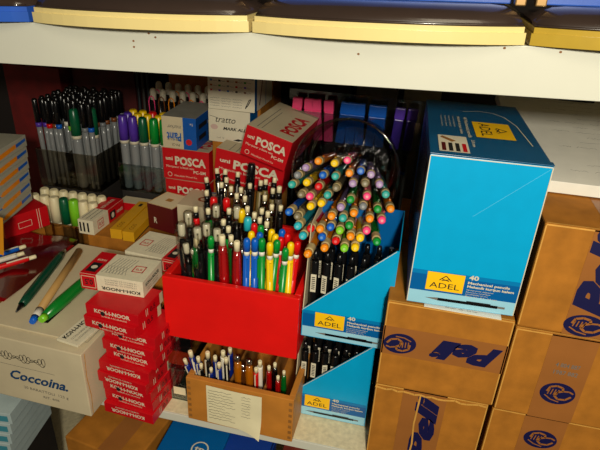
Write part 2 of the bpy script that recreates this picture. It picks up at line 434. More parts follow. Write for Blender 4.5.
for D, where, w in ((D1, 'lower', .0905), (D2, 'upper', .0945)):
    for row in range(2):
        for i in range(7):
            spawn('mechanical_pencil', bp, 'black mechanical pencil, %s from left in %s row of %s blue display box' % (ORD[i], ('front', 'back')[row], where), 'pencil',
                  D+Vector((.0085+i*(w-.017)/6, .012+row*.03, .0015)), (0.0, 0.0, 1), 'black pencils in the %s display box' % where, random.uniform(-.3, .3), .86)

# big closed blue box
BW, BD, BH = .1005, .2, .151
t = thing('pencil_box', 'large closed light blue pencil box with dark blue top, standing on the left cartons', 'box', (.0185, .0015, .2195), .03)
b = boxmb(BW, BD, BH, BLUEC, .0008, {'+z': BLUET, '-x': BLUED, '+x': BLUED})  # darker top material paints in the shade of grazing light
on(b, 'front'); adel_front(b, BW, BW/.0905)
b.line([(.045, .098), (BW-.0006, BH-.001)], .0003, mat('pale_perforation', (90, 190, 225), .4), 1)
b.line([(.0006, .001), (.0006, BH-.0008), (BW-.0006, BH-.0008), (BW-.0006, .001)], .0008, WHITE, 2)
on(b, 'top')
b.frame((0, 0, BH), (0, -1, 0), (1, 0, 0))   # print runs from back to front: text reads towards the camera edge
# printed frame: x to the front, y to the right
def tp(x): return -x
b.frame((0, BD, BH), (0, -1, 0), (1, 0, 0))
adel_label(b, .084, .044, .054, .036)
b.text('40 Mechanical pencils', .070, .0365, .072, WHITE, h=.0035, bold=.02, lay=3)
b.text('Mekanik kurşun kalem', .070, .030, .062, WHITE, h=.0028, bold=.02, lay=3)
for i in range(4): b.text('Portemines Druckbleistift', .070, .025-.004*i, .04, WHITE, h=.0016, lay=3)
b.rect(.142, .008, .19, .034, WHITE, 3)
for i in range(4): b.rect(.165, .0105+.006*i, .188, .014+.006*i, (BROWNPK, INK, INK, RED)[i], 4)
b.poly([(.145, .012), (.158, .024), (.162, .020), (.149, .010)], WOODD, 4)
b.text('2.0 mm', .150, .038, .02, WHITE, h=.003, bold=.02, lay=3)
b.line([(.045, .038), (.038, .056), (.042, .070), (.055, .080), (.085, .088), (.15, .0925)], .0010, WHITE, 2)
on(b, 'left')
b.poly([(.05, .012), (BD-.008, .05), (BD-.006, BH-.012), (.03, BH-.012)], BLACK, 1)
for i in range(12): b.line([(.045+.011*i, .03+.002*i), (.045+.011*i, BH-.014)], .0016, BLUET, 2)
b.build('box_body', t)
MB().box(-.0002, BW+.0002, -.0004, BD*.04, BH+.0006, BH+.0014, BLUET, .0003).build('lid_flap', t)
o = MB().box(0, .072, 0, .05, 0, .0007, PAPW).frame((0, 0, .0007), (1, 0, 0), (0, 1, 0)).text('2,0 mm   HB - 2,0 mm', .02, .003, .03, GREYINK, h=.0015).build('paper_slip', None, (.036, -.0005, .2175), -.02)
tags(o, 'white paper slip sticking out from under the large blue pencil box', 'paper')

# ------------------------------------------------------------ red box of pens with its carriers
def open_box(name, w, d, h, th, m, t, partnames=('front_wall', 'back_wall', 'side_wall', 'bottom')):
    MB().box(0, w, 0, th, 0, h, m, .0012).build(partnames[0], t)
    MB().box(0, w, d-th, d, 0, h, m, .0012).build(partnames[1], t)
    for x in (0, w-th): MB().box(x, x+th, th+.0001, d-th-.0001, 0, h, m, .0012).build(partnames[2], t)
    MB().box(th+.0001, w-th-.0001, th+.0001, d-th-.0001, 0, th, m).build(partnames[3], t)
RB = Vector((-.250, .02, .1035)); RW, RD, RH = .159, .165, .0835
t = thing('wooden_box', 'bright red painted open box crammed with upright pens', 'box', RB)
open_box('red', RW, RD, RH, .0075, REDP, t)
# clear drawers on the left
t = thing('plastic_tray', 'clear plastic tray with dark contents and orange strip, on top of the empty one', 'tray', (-.282, .022, .0515), 0)
open_box('c', .062, .13, .0505, .0015, CLEAR, t)
MB().box(.0018, .060, .0018, .0035, .006, .026, mat('orange_red_card', (214, 62, 20), .5)).build('orange_strip', t)
MB().box(.003, .059, .006, .125, .002, .034, mat('dark_refills', (24, 22, 24), .4, var=.4, scale=120)).build('dark_contents', t)
t = thing('plastic_tray', 'empty clear plastic tray standing on the shelf between the red stack and the wooden crate', 'tray', (-.282, .022, .0006), 0)
open_box('c', .062, .13, .0505, .0015, CLEAR, t)
MB().frame((.035, -.0002, .01), (1, 0, 0), (0, 0, 1)).rect(0, 0, .016, .012, PAPER, 1).build('paper_label', t)
o = boxmb(.15, .085, .1022, CARD, .001).build('cardboard_carton', None, (-.245, .152, .0005)); tags(o, 'plain brown carton hidden behind the wooden crate, carrying the red box', 'carton')

# wooden crate
CR = Vector((-.2175, -.003, .0008)); CW, CD, CH = .1315, .145, .066
t = thing('wooden_crate', 'small finger-jointed pine crate of pens standing on the shelf edge under the red box', 'crate', CR, -.02)
th = .007
for nm, x0, x1, y0, y1 in (('front_wall', 0, CW, 0, th), ('back_wall', 0, CW, CD-th, CD), ('side_wall', 0, th, th+.0001, CD-th), ('side_wall', CW-th, CW, th+.0001, CD-th)):
    b = MB().box(x0, x1, y0, y1, 0, CH, WOOD, .0008)
    if nm == 'front_wall':
        b.frame((0, 0, 0), (1, 0, 0), (0, 0, 1))
        for i in range(7):
            for x in (.0015, CW-.0055): b.rect(x, .004+i*.0088, x+.004, .0085+i*.0088, WOODD, 1)
    b.build(nm, t)
MB().box(th, CW-th, th, CD-th, 0, .004, WOOD).build('bottom', t)
for x in (.045, .088): MB().box(x, x+.003, th+.0002, CD-th-.0002, .0041, .050, WOODD, .0004).build('divider', t)
# curled price list taped to the crate
pn = MB(); nx, nz = 12, 10; W2, H2 = .068, .058; vs = []; fs = []
for j in range(nz+1):
    for i in range(nx+1):
        x = i/nx; z = j/nz; c = max(0, x-.55)*max(0, .45-z)*4; vs.append((x*W2, -.0008-.014*c*c-.0008*math.sin(3*x), z*H2-.004*c))
for j in range(nz):
    for i in range(nx): a = j*(nx+1)+i; fs.append((a, a+1, a+nx+2, a+nx+1))
pn.add(vs, fs, PAPER, True); pn.add([(x, y-.0003, z) for x, y, z in vs], [f[::-1] for f in fs], PAPER, True)
pn.frame((0, -.0026, 0), (1, 0, 0), (0, 0, 1))
r = random.Random(5)
for i in range(11): pn.scribble(.003, .052-.0043*i, r.uniform(.02, .034), .002, GREYINK, 1, 16, .00035, i); 
for i in range(8): pn.scribble(.044, .052-.0043*i, .011, .002, GREYINK, 1, 7, .00035, 50+i)
o = pn.build('price_list', None, CR+Vector((.026, -.0012, .004)), -.02); tags(o, 'cream handwritten list with a curled corner taped to the front of the wooden crate', 'paper')

# ------------------------------------------------------------ pens
def clip(c, z0, z1, r): return MB().box(-.0011, .0011, -r-.0022, -r-.001, z0, z1, c, .0003).box(-.0011, .0011, -r-.0021, -r+.0005, z1-.002, z1, c, .0002)
PK = {}
def kind(k, c='black'):
    if (k, c) in PK: return PK[k, c]
    L = []
    def add(n, b): L.append((n, b.mesh(n)))
    if k == 'jar':
        add('barrel', MB().lathe([(0, .0012), (.008, .0034), (.014, .0043), (.117, .0046), (.119, .0042)], T(c)))
        eg = mat('beige_translucent_eraser', (188, 168, 118), .35)
        add('eraser_collar', MB().lathe([(.1172, .0044), (.121, .0050), (.1235, .0045), (.125, .0050), (.1285, .0045), (.130, .0049), (.1325, .0043)], eg))
        b = MB().lathe([(.1327, .0042), (.136, .0044), (.1382, .0041), (.1395, .0030)], P(c)); b.lathe([(.1393, .0020), (.1402, .0014)], mat(c+'_pale_plastic', tuple(int(x*.6+95) for x in PC[c]), .3)); add('end_cap', b)
        add('clip', clip(T(c), .085, .117, .0042))
    elif k == 'capped':
        add('barrel', MB().lathe([(0, .003), (.004, .0050), (.112, .0052), (.114, .0044), (.124, .0036)], BLACK if c == 'black' else P(c)))
        add('cap', MB().lathe([(.112, .0056), (.125, .0060), (.140, .0064), (.1452, .0060), (.1468, .0045)], CAPC))
        add('cap_plug', MB().lathe([(.129, .0036), (.132, .0044), (.1435, .0044), (.1445, .0036)], mat('greyish_white_plug', (214, 210, 190), .4)))
        add('clip', clip(CAPC, .100, .140, .0060))
    elif k == 'slim':
        add('barrel', MB().lathe([(0, .001), (.01, .003), (.016, .0039), (.118, .0041)], P(c)))
        add('ring', MB().lathe([(.1181, .0035), (.1235, .0035)], mat('white_ring', (232, 228, 214), .4)))
        add('end_cap', MB().lathe([(.1236, .0042), (.135, .0042), (.1375, .0038), (.1392, .0028), (.1400, .001)], P(c)))
        add('clip', clip(P(c), .09, .115, .0041))
    elif k == 'eraser':
        add('barrel', MB().lathe([(0, .001), (.012, .0035), (.02, .0042), (.122, .0044), (.124, .0038)], {'black': BLACK, 'clear': CAPC, 'grey': mat('taupe_plastic', (86, 76, 64), .3), 'khaki': mat('khaki_plastic', (120, 104, 60), .4)}.get(c) or P(c)))
        add('eraser_sleeve', MB().lathe([(.1241, .0036), (.132, .0036)], BLACK if c != 'clear' else METAL))
        add('eraser', MB().lathe([(.1321, .0030), (.139, .0030), (.1398, .0022)], IVORY))
        add('clip', clip(METAL if c != 'clear' else CAPC, .088, .12, .0044))
    elif k == 'click':
        add('barrel', MB().lathe([(0, .001), (.012, .0045), (.03, .0062), (.06, .0060), (.09, .0064), (.118, .0056), (.127, .0044)], T(c)))
        add('refill', MB().lathe([(.01, .0030), (.115, .0030)], P(c)))
        add('push_button', MB().lathe([(.1272, .0038), (.1385, .0038), (.1400, .003)], IVORY))
        add('clip', clip(T(c), .085, .118, .0060))
    elif k == 'redcap':
        add('barrel', MB().lathe([(0, .001), (.012, .0035), (.02, .0042), (.12, .0044)], CAPC))
        add('end_cap', MB().lathe([(.1202, .0048), (.131, .0050), (.1350, .0044), (.1368, .003)], P(c)))
        add('clip', clip(CAPC, .09, .118, .0044))
    elif k == 'marker':
        add('barrel', MB().lathe([(0, .006), (.003, .0072), (.076, .0072), (.080, .0066)], FROST if c != 'ivory' else IVORY))
        add('band', MB().lathe([(.0802, .0074), (.085, .0074)], WHITE))
        add('cap', MB().lathe([(.0852, .0078), (.110, .0076), (.124, .0066), (.126, .005)], P(c) if c != 'ivory' else IVORY))
    elif k == 'tallmarker':
        add('barrel', MB().lathe([(0, .004), (.004, .0072), (.12, .0072), (.124, .006)], BLACK))
        b = MB().lathe([(.1242, .0060), (.152, .0052), (.156, .004)], BLACK); add('cap', b)
        w = MB()
        for i, z in enumerate((.092, .106, .120)):
            w.frame((0, -.0075, z-.004), (1, 0, 0), (0, 0, 1)).ell(0, 0, .0024, .0034, WHITE, 0, 10).ell(0, 0, .0014, .002, BLACK, 1, 10)
        add('white_print', w)
    elif k == 'fine':
        add('barrel', MB().lathe([(0, .003), (.085, .0042), (.10, .0044)], FROST if c != 'green' else BLACK))
        add('band', MB().lathe([(.1002, .0050), (.1075, .0050)], P(c)))
        add('cap', MB().lathe([(.1077, .0048), (.145, .0044), (.147, .003)], BLACK))
        add('clip', clip(BLACK, .115, .143, .0046))
    elif k == 'hook':
        add('barrel', MB().lathe([(0, .005), (.11, .006)], BLACK))
        add('cap', MB().lathe([(.1102, .0066), (.124, .0066), (.130, .0058), (.1330, .003)], WHITE))
        add('clip', MB().tube([(-.006, -.0085, .07), (-.006, -.0085, .108), (-.004, -.0085, .116), (0, -.0085, .119), (.004, -.0085, .116), (.006, -.0085, .108), (.006, -.0085, .09)], .0012, P(c)))
    elif k == 'torpedo':
        add('barrel', MB().lathe([(0, .001), (.01, .003), (.04, .0052), (.075, .0062), (.088, .0050), (.092, .004)], T(c)))
        add('tip', MB().lathe([(.0922, .0042), (.097, .0046), (.101, .0040), (.103, .002)], METAL))
    elif k == 'biro':
        add('barrel', MB().lathe([(0, .001), (.008, .0025), (.014, .0045), (.10, .0046), (.105, .0046)], P(c)))
        add('grip', MB().lathe([(.02, .0050), (.045, .0050)], mat('grey_grip', (120, 116, 110), .5)))
        add('push_button', MB().lathe([(.1052, .0036), (.116, .0036), (.1172, .003)], IVORY))
        add('clip', clip(WHITE, .07, .104, .0046))
    PK[k, c] = L
    return L
CNAME = dict(lime='light green', olive='olive grey', teal='teal')

# jar lying on its side with its mouth to the front
mouth = at(345, 173, y=.137); axis = (at(392, 112, y=.5)-CAM).normalized()
axis = Vector((axis.x, axis.y, axis.z)).normalized()
JR, JL = .062, .15
t = thing('storage_jar', 'big clear plastic jar lying on its side, stuffed with coloured mechanical pencils', 'jar', mouth)
t.rotation_mode = 'QUATERNION'; t.rotation_quaternion = axis.to_track_quat('Z', 'Y')
prof = [(.0, JR), (.003, JR+.0015), (.006, JR), (JL-.01, JR), (JL-.003, JR-.004), (JL, JR-.012)]
inn = [(z, r-.0016) for z, r in prof]
b = MB().lathe(prof, JARC, 48, caps=False); b.build('jar_body', t)
MB().lathe([(JL+.0001, .0002), (JL+.0001, JR-.013)], JARC, 48, caps=False).build('jar_bottom', t)
b = MB(); b.tube([((JR)*math.cos(a), (JR)*math.sin(a), -.001) for a in [2*PI*i/48 for i in range(49)]], .0012, JARC, 8); b.build('jar_rim', t)
b = MB(); b.tube([((JR-.001)*math.cos(a), (JR-.001)*math.sin(a), .018) for a in [2*PI*i/48 for i in range(49)]], .0007, JARC, 6); b.build('neck_ring', t)
tips = '''317.6 161.4 orange;334 163.6 yellow;347 160.5 pink;349 173.6 orange;360.6 171.4 blue;305 168 lilac;296.8 175.5 grey;291 185 teal;306 183 yellow
322.3 175.5 blue;334.8 176.7 teal;318 187 red;300.5 195 olive;309 197 pink;327 195.7 teal;335.7 188.5 olive;352.5 184 lilac;365 184 olive;371 175 lilac;379.6 184.8 lilac
385.9 195 teal;366.9 197 pink;350.3 200.4 green;363 207 grey;377.8 210 green;390.8 209.7 orange;382 221 pink;288 212.8 blue;296.8 217 olive;309.8 207 yellow
320.7 204 yellow;331 217 orange;340.4 208 lilac;342.5 219 teal;353.5 214 orange;369.7 219.7 orange;349 226.5 green;339.4 231.5 lime;366.5 231.6 pink;297 227 cyan;302 237 cyan
310 229.5 red;319.5 230 orange;330 228 blue;321.4 238 blue;350.3 237.5 orange;360 239 yellow;355 249 yellow;377 243 green;335.4 242 red;344 249.5 lime;323.9 249.3 orange;307 255.5 orange'''.replace('\n', ';').split(';')
tl = [(float(a), float(b_), c) for a, b_, c in (s.split() for s in tips)]
tl.sort(key=lambda s: s[1])
# rows of eight, then left to right, only to word the labels
rows = [sorted(tl[i:i+8]) for i in range(0, len(tl), 8)]
jb = mouth+axis*.14
front = mouth-axis*.030
cen = None
for ri, row in enumerate(rows):
    for ci, (px, py, c) in enumerate(row):
        ray = (at(px, py, y=.1)-CAM)
        depth = .026+.066*max(0, (py-160)/95)+.006*random.random()
        pl_pt = mouth-axis*depth
        tt = (pl_pt-CAM).dot(axis)/ray.dot(axis); tip = CAM+ray*tt
        # far end inside the jar, drawn in towards its middle
        off = tip-(mouth-axis*depth); end = mouth+axis*(.1405-depth)+off*.8
        if (end-(mouth+axis*(.1405-depth))).length > JR-.014: end = mouth+axis*(.1405-depth)+off.normalized()*(JR-.014)
        d = (tip-end).normalized()
        cn = CNAME.get(c, c)
        spawn('mechanical_pencil', kind('jar', c), '%s-tipped pencil in the clear jar, %s from left in %s row from top' % (cn, ORD[ci], ORD[ri]), 'pencil',
              tip-d*.1402, d, 'coloured pencils in the clear jar', random.uniform(-.6, .6)+PI)
# carton under the jar
jz = (mouth+axis*.075).z
o = boxmb(.085, .12, jz-JR-.032-.0, CARD, .001).build('cardboard_carton', None, (-.088, .157, .0006)); tags(o, 'plain brown carton behind the blue display boxes, under the clear jar', 'carton')

# pens in the red box
used = []
def put(k, c, px, py, label, z=.25, L=.14, lo=(RB.x+.0145, RB.y+.014), hi=(RB.x+RW-.0145, RB.y+RD-.014), zb=None, name='pen', cat='pen', group='pens in the red box', pull=.5, s=1, mid=None):
    zb = RB.z+.0082 if zb is None else zb
    tip = at(px, py, z=z)
    if tip.y < lo[1]+.002:
        tip = at(px, py, y=lo[1]+.002)
    cx, cy = (lo[0]+hi[0])/2, (lo[1]+hi[1])/2
    bx = min(max(tip.x+(cx-tip.x)*.10, lo[0]), hi[0]); by = min(max(tip.y-.012, lo[1]), hi[1])
    for _ in range(60):
        mn = min(((bx-u[0])**2+(by-u[1])**2, u) for u in used) if used else (1, None)
        if mn[0] >= .0086**2: break
        u = mn[1]; dx, dy = bx-u[0], by-u[1]; dd = math.hypot(dx, dy) or 1e-4
        bx = min(max(u[0]+dx/dd*.0088+random.uniform(-.0015, .0015), lo[0]), hi[0]); by = min(max(u[1]+dy/dd*.0088+random.uniform(-.0015, .0015), lo[1]), hi[1])
    used.append((bx, by)); base = Vector((bx, by, zb))
    d = tip-base; sc = d.length/L
    if sc > 1.1: base = tip-d.normalized()*L*1.1; sc = 1.1
    spawn(name, kind(k, c), label, cat, base, d, group, random.uniform(-.7, .7), sc)
EN = 'in the red box'
front_pens = [
 ('capped', 'black', 181, 222, 'black pen with clear cap in the red box, highest one at the left corner'),
 ('capped', 'black', 185.5, 242, 'black pen with clear cap in the red box, leftmost of the front pens'),
 ('capped', 'black', 193, 248, 'black pen with clear cap in the red box, lowest one at the front left'),
 ('capped', 'black', 197, 226, 'black clear-capped pen in the red box, just above the green pen with ivory button'),
 ('capped', 'black', 206, 222, 'black pen with clear cap in the red box, right behind the rounded green pen'),
 ('capped', 'black', 217, 227, 'black pen with clear cap in the red box, above the left translucent red pen'),
 ('capped', 'black', 188, 211, 'black clear-capped pen in the red box, next to the pen with red body'),
 ('capped', 'black', 216, 204, 'black pen with clear cap standing right of the green bodied pen in the red box'),
 ('capped', 'black', 237, 205, 'black pen with clear cap in the middle of the rear pens of the red box'),
 ('click', 'green', 196.5, 238, 'bright green slanting pen with ivory button at the front of the red box', ),
 ('slim', 'green', 211, 236, 'green round-capped pencil between the slanting green pen and the red pens'),
 ('click', 'red', 222, 235, 'translucent red pen with ivory button, left one of the pair'),
 ('click', 'red', 237, 241, 'translucent red pen with ivory button, right one of the pair'),
 ('eraser', 'black', 223.5, 219, 'black pencil with ivory eraser right behind the left translucent red pen'),
 ('eraser', 'green', 228.5, 226, 'green pencil with ivory eraser behind the translucent red pens'),
 ('eraser', 'clear', 231, 235, 'clear pencil with ivory eraser squeezed between the two translucent red pens'),
 ('slim', 'blue', 247, 238, 'leftmost blue round-capped pencil with white ring in the red box'),
 ('slim', 'blue', 255, 238, 'blue round-capped pencil with white ring, second from the left in the front row'),
 ('slim', 'green', 262, 238, 'green round-capped pencil with white ring, left of the yellow one at the front'),
 ('slim', 'yellow', 270, 242, 'yellow round-capped pencil with white ring at the front of the red box'),
 ('slim', 'green', 277.5, 240, 'green round-capped pencil right of the front yellow one'),
 ('slim', 'green', 286, 248, 'frontmost green round-capped pencil near the right corner of the red box'),
 ('slim', 'red', 281, 237, 'red round-capped pencil behind the frontmost green one'),
 ('slim', 'yellow', 291, 242, 'yellow round-capped pencil at the right end of the red box'),
 ('slim', 'red', 298, 241, 'rightmost red round-capped pencil in the red box'),
 ('slim', 'red', 288, 233, 'red round-capped pencil behind the right yellow one'),
 ('slim', 'blue', 282.5, 229, 'rearmost blue round-capped pencil on the right'),
 ('slim', 'yellow', 272, 229, 'rearmost yellow round-capped pencil on the right'),
 ('slim', 'yellow', 276, 234, 'yellow round-capped pencil just in front of the rearmost yellow one'),
 ('slim', 'green', 261, 225, 'rearmost green round-capped pencil, right of the cyan pen'),
 ('slim', 'yellow', 251.5, 231, 'yellow round-capped pencil behind the leftmost blue ones'),
 ('slim', 'blue', 260, 232, 'blue round-capped pencil behind the front green one'),
 ('slim', 'red', 254.5, 223, 'small red round-capped pencil behind the yellow one on the left'),
 ('redcap', 'cyan', 248, 217, 'light cyan clear pen standing behind the blue pencils'),
 ('eraser', 'red', 195.5, 206, 'pen with bright red body at the left rear of the red box'),
 ('eraser', 'green', 208, 208, 'pen with bright green body right of the red bodied one'),
 ('redcap', 'red', 213.5, 197, 'clear pen with round red end cap, left one of the two'),
 ('redcap', 'red', 226.5, 198, 'clear pen with round red end cap, right one of the two'),
 ('redcap', 'yellow', 241.5, 209, 'clear pen with a small yellow end among the rear pens'),
]
for k, c, px, py, lb in front_pens: put(k, c, px, py, lb, z=.243 if k != 'capped' else .248, L=.14 if k not in ('capped', 'redcap') else (.1468 if k == 'capped' else .1368))
rear = [(206, 177, 'black'), (216.7, 168, 'black'), (221.5, 182, 'black'), (225.5, 169, 'black'), (226.5, 177, 'clear'), (238, 171.5, 'black'), (231, 186, 'clear'), (236.7, 193, 'clear'),
        (245, 195.5, 'clear'), (241, 187, 'clear'), (265, 194.7, 'clear'), (261, 180, 'khaki'), (266, 179, 'khaki'), (273, 188, 'khaki'), (275, 177, 'khaki'), (254.6, 212, 'clear'), (247.5, 206, 'clear'),
        (262, 208, 'black'), (268, 211, 'clear'), (272, 204, 'clear'), (260, 217, 'black'), (267, 221, 'clear'), (229, 208, 'black'), (206.5, 190, 'black'), (250, 183, 'black'), (281, 205, 'black')]
rr = sorted(rear, key=lambda s: s[1]); rws = [sorted(rr[i:i+7]) for i in range(0, len(rr), 7)]
for ri, row in enumerate(rws):
    for ci, (px, py, c) in enumerate(row):
        put('eraser', c, px, py, '%s pencil with ivory eraser, %s from left in %s rear row of the red box' % (c, ORD[ci], ORD[ri]), z=.243, name='mechanical_pencil', cat='pencil', group='pencils in the rear of the red box')
put('tallmarker', 'black', 252, 163, 'tall black marker with white print rising from the rear of the red box', z=.266, L=.156, name='marker', cat='marker')
put('eraser', 'grey', 279.5, 186, 'tall taupe pencil at the right rear of the red box', z=.258)

# pens in the crate
def cp(k, c, px, py, label, ztip=.09, L=.117, dx=0, name='pen'):
    tip = at(px, py, z=ztip)
    if tip.y < .012: tip = at(px, py, y=.012)
    base = Vector((min(max(tip.x+dx, CR.x+.014), CR.x+CW-.014), tip.y+.006, .006))
    spawn(name, kind(k, c), label, 'pen', base, tip-base, 'pens in the wooden crate', random.uniform(-.5, .5), (tip-base).length/L)
cp('biro', 'navy', 184.5, 359, 'blue pen with ivory button, lowest one at the left end of the wooden crate', dx=.006)
cp('biro', 'navy', 190, 351, 'blue pen with ivory button, upper one at the left end of the wooden crate', .095, dx=.004)
cp('biro', 'black', 207.5, 352, 'black pen with ivory button standing near the left divider of the crate', .095)
cp('biro', 'navy', 215, 356, 'blue pen lying just left of the left divider in the crate', .085)
cp('biro', 'navy', 198, 357, 'blue pen between the left pair and the black one in the crate', .085)
cp('biro', 'white', 223, 351, 'white pen in the left part of the crate next to the orange pens', .093)
cp('torpedo', 'orange', 237.5, 355, 'translucent orange pen with chrome end, left one in the crate', .094, .103)
cp('torpedo', 'orange', 249, 359, 'translucent orange pen with chrome end, right one in the crate', .092, .103)
cp('biro', 'red', 256, 368, 'red pen right of the orange pens in the crate', .08)
cp('biro', 'white', 260, 361, 'white and black pen right of the orange pens in the crate', .088)
cp('click', 'red', 269, 366, 'dark translucent red pen in the right part of the crate', .084, .14)
cp('click', 'black', 275, 363, 'dark pen beside the green one in the right part of the crate', .084, .14)
for n_, (c_, x_, y_, l_) in enumerate((('navy', 193, 361, 'in front of the left pair'), ('black', 201, 364, 'in the front left corner group'), ('navy', 219, 363, 'in front of the white one'), ('black', 226, 358, 'just left of the orange pens'), ('navy', 211, 368, 'low in the middle of the left part'), ('navy', 230, 348, 'right behind the orange pens'))):
    cp('biro', c_, x_, y_, '%s pen in the wooden crate, %s' % (c_.replace('navy', 'dark blue'), l_), .088)
cp('torpedo', 'brown', 243, 364, 'brownish clear pen between the two orange pens in the crate', .08, .103)
cp('click', 'red', 278, 376, 'dark red pen in front of the green one in the crate', .08, .14)
cp('click', 'green', 284, 371, 'translucent green pen leaning at the right end of the crate', .078, .14)

# ------------------------------------------------------------ lead refill boxes
PATT = mat('pale_patterned_card', (222, 214, 186), .5, var=.06, scale=200)
def koh_box(w=.067, d=.053, h=.0150, flip=False):
    b = boxmb(w, d, h, RED, .0004); on(b, 'front')
    if not flip:
        b.text('KOH-I-NOOR', w*.17, h*.42, w*.68, WHITE, h=h*.34, bold=.03); b.text('12 MINES A 0,5 GRAPHITE', w*.3, h*.13, w*.48, WHITE, h=h*.13, bold=.01)
        b.ell(w*.33, h*.45, h*.2, h*.2, INK, 3, 10)
    else:
        b.text('KOH-I-NOOR', w*.83, h*.60, w*.68, WHITE, h=h*.34, rot=180, bold=.03); b.text('12 MINES A 0,5 GRAPHITE', w*.72, h*.88, w*.48, WHITE, h=h*.13, rot=180, bold=.01)
    on(b, 'right').line([(d*.3, h*.2), (d*.3, h*.8)], .001, WHITE, 1).line([(d*.36, h*.2), (d*.36, h*.8)], .001, WHITE, 1); b.text('0,5', d*.45, h*.25, d*.22, BROWNPK, h=h*.45, bold=.02)
    b.rect(d*.86, 0, d, h, WHITE2, 1)
    return b
ka, kb = koh_box().mesh('lead_box'), koh_box(flip=True).mesh('lead_box')
zs = .0006
stack = [(1, -.3205, -.019, -4), (0, -.3215, -.0125, -6), (0, -.3225, -.0125, -6), (1, -.3250, -.016, -7), (1, -.3225, -.014, -5), (0, -.3160, -.006, -6), (0, -.3165, -.010, -5), (0, -.3150, -.006, -5), (0, -.3340, -.012, -6), (0, -.3310, -.010, -4)]
ab = ['the lowest', 'second from the bottom', 'third from the bottom', 'fourth from the bottom', 'fifth from the bottom', 'sixth from the bottom', 'seventh from the bottom', 'third below the white lid box', 'second below the white lid box', 'directly under the white and red one']
for i, (fl, x, y, r_) in enumerate(stack):
    o = bpy.data.objects.new('lead_box', kb if fl else ka); COL.objects.link(o); o.location = (x+.0, y, zs); o.rotation_euler = (0, 0, math.radians(r_)); zs += .01535
    tags(o, 'small red refill box%s, %s%s' % (', upside-down lettering' if fl else '', ab[i], '' if 'lid' in ab[i] or 'white' in ab[i] else ' of the red stack'), 'box', 'red lead refill boxes in the stack')
def koh_lid(label, p, rz, w=.072, d=.05, h=.021, name='lead_box', redend='left', grp='white and red lead refill boxes'):
    b = boxmb(w, d, h, PATT, .0004)
    x0, x1 = (0, w*.26) if redend == 'left' else (w*.74, w)
    b.rr = 0
    on(b, 'top').rect(x0, 0, x1, d, RED, 1)
    xm = (x0+x1)/2
    b.rect(x0+w*.05, d*.1, x1-w*.05, d*.5, INK, 2); b.ell(xm, d*.3, w*.05, w*.05, WHITE, 3, 10); b.text('KOH-I', x0+w*.07, d*.6, w*.14, WHITE, h=.004, bold=.02)
    xa = w*.80 if redend == 'left' else w*.2
    b.outline(xa-w*.09, d*.34, xa+w*.09, d*.62, .0013, RED, 2); b.text('0,5', xa-w*.05, d*.43, w*.1, RED, h=.004, bold=.02)
    for i in range(7):
        xx = w*(.3+.05*i) if redend == 'left' else w*(.34+.05*i)
        b.line([(xx, d*.15), (xx+.006, d*.85)], .0006, GREYINK, 1); b.line([(xx+.006, d*.15), (xx, d*.5)], .0004, GREYINK, 1)
    on(b, 'front').rect(x0, 0, x1, h, RED, 1); b.outline(x0+.0012, h*.12, x1-.0012, h*.88, .0009, WHITE2, 2)
    b.text('0,5', x1-w*.06, h*.66, w*.13, INK, h=h*.34, rot=180, bold=.02)
    if redend == 'left':
        b.text('KOH-I-NOOR', w*.95, h*.34, w*.62, INK, h=h*.2, rot=180, bold=.03)
        for i in range(3): b.text('12 REFILLS 0,5 GRAPHITE', w*.9, h*(.58+.14*i), w*.5, GREYINK, h=h*.08, rot=180)
    on(b, 'right')
    b.text('KOH-I-NOOR', d*.12, h*.55, d*.7, INK if redend == 'left' else WHITE, h=h*.22, bold=.03)
    if redend != 'left': b.rect(0, 0, d, h, RED, 1)
    else:
        for i in range(2): b.text('12 REFILLS GRAPHITE', d*.15, h*(.2+.16*i), d*.6, GREYINK, h=h*.09)
    o = b.build(name, None, p, rz); return tags(o, label, 'box', grp)
a0, a1 = at(83, 272, z=.176), at(146, 282, z=.176)
koh_lid('white patterned lead refill box with red end, topmost of the red stack', (a0.x-.004, a0.y-.001, zs), math.atan2(a1.y-a0.y, a1.x-a0.x), w=(a1-a0).length)
# second stack further back with the other lid box on it
a0, a1 = at(122, 247, z=.160), at(165, 259, z=.160)
zz = .0006
SB = boxmb(.07, .06, .1355, CARD, .001).build('cardboard_carton', None, (-.330, .098, zz), .0); tags(SB, 'plain narrow carton behind the stack of red refill boxes', 'carton')
koh_lid('white patterned refill box with red right end, behind the red refill box stack', (-.345, .105, .137), -.09, w=.074, d=.06, h=.02, redend='right')

# ------------------------------------------------------------ white carton with glue pots
t = thing('white_carton', 'large cream white carton with blue script lettering, carrying three pens', 'carton', (-.487, -.0275, .0008), -.03)
w, d, h = .156, .224, .096
b = boxmb(w, d, h, WHITE2, .0012)
on(b, 'front')
b.text('Coccoina.', .050, .034, .080, mat('blue_script_ink', (28, 66, 110), .5), h=.0145, bold=.03, shear=.4)
b.text('20 BARATTOLI  125 g', .066, .0215, .062, GREYINK, h=.0042, rot=-1); b.text('RIT. 808', .092, .0125, .022, GREYINK, h=.0035)
b.line([(.01, .0555), (.115, .0555)], .0005, GREYINK, 1)
r = random.Random(11)
b.line([(.020+.00034*i+.0034*math.cos(i*.42), .070+(.0040+.0028*math.sin(i*.085))*math.sin(i*.42)) for i in range(250)], .0007, INK, 2)
on(b, 'top')
b.line([(.004, .022), (w-.006, .022), (w-.006, .212), (.004, .212), (.004, .022)], .0007, GREYINK, 1)
b.text('X60mm', .078, .175, .05, INK, h=.012, rot=-108, bold=.01)
for i, s in enumerate(('0.9', '0.7', '0.5')): b.text(s, .072+.026*i, .204, .013, GREYINK, h=.006, rot=-170)
b.outline(.02, .03, .10, .09, .0004, GREYINK, 1); b.rect(-.0, .02, .015, .021, RED, 2)
on(b, 'right')
b.line([(.004, .002), (.006, .03), (.0035, .06), (.006, .093)], .0012, CARDE, 1)
b.build('carton_body', t)
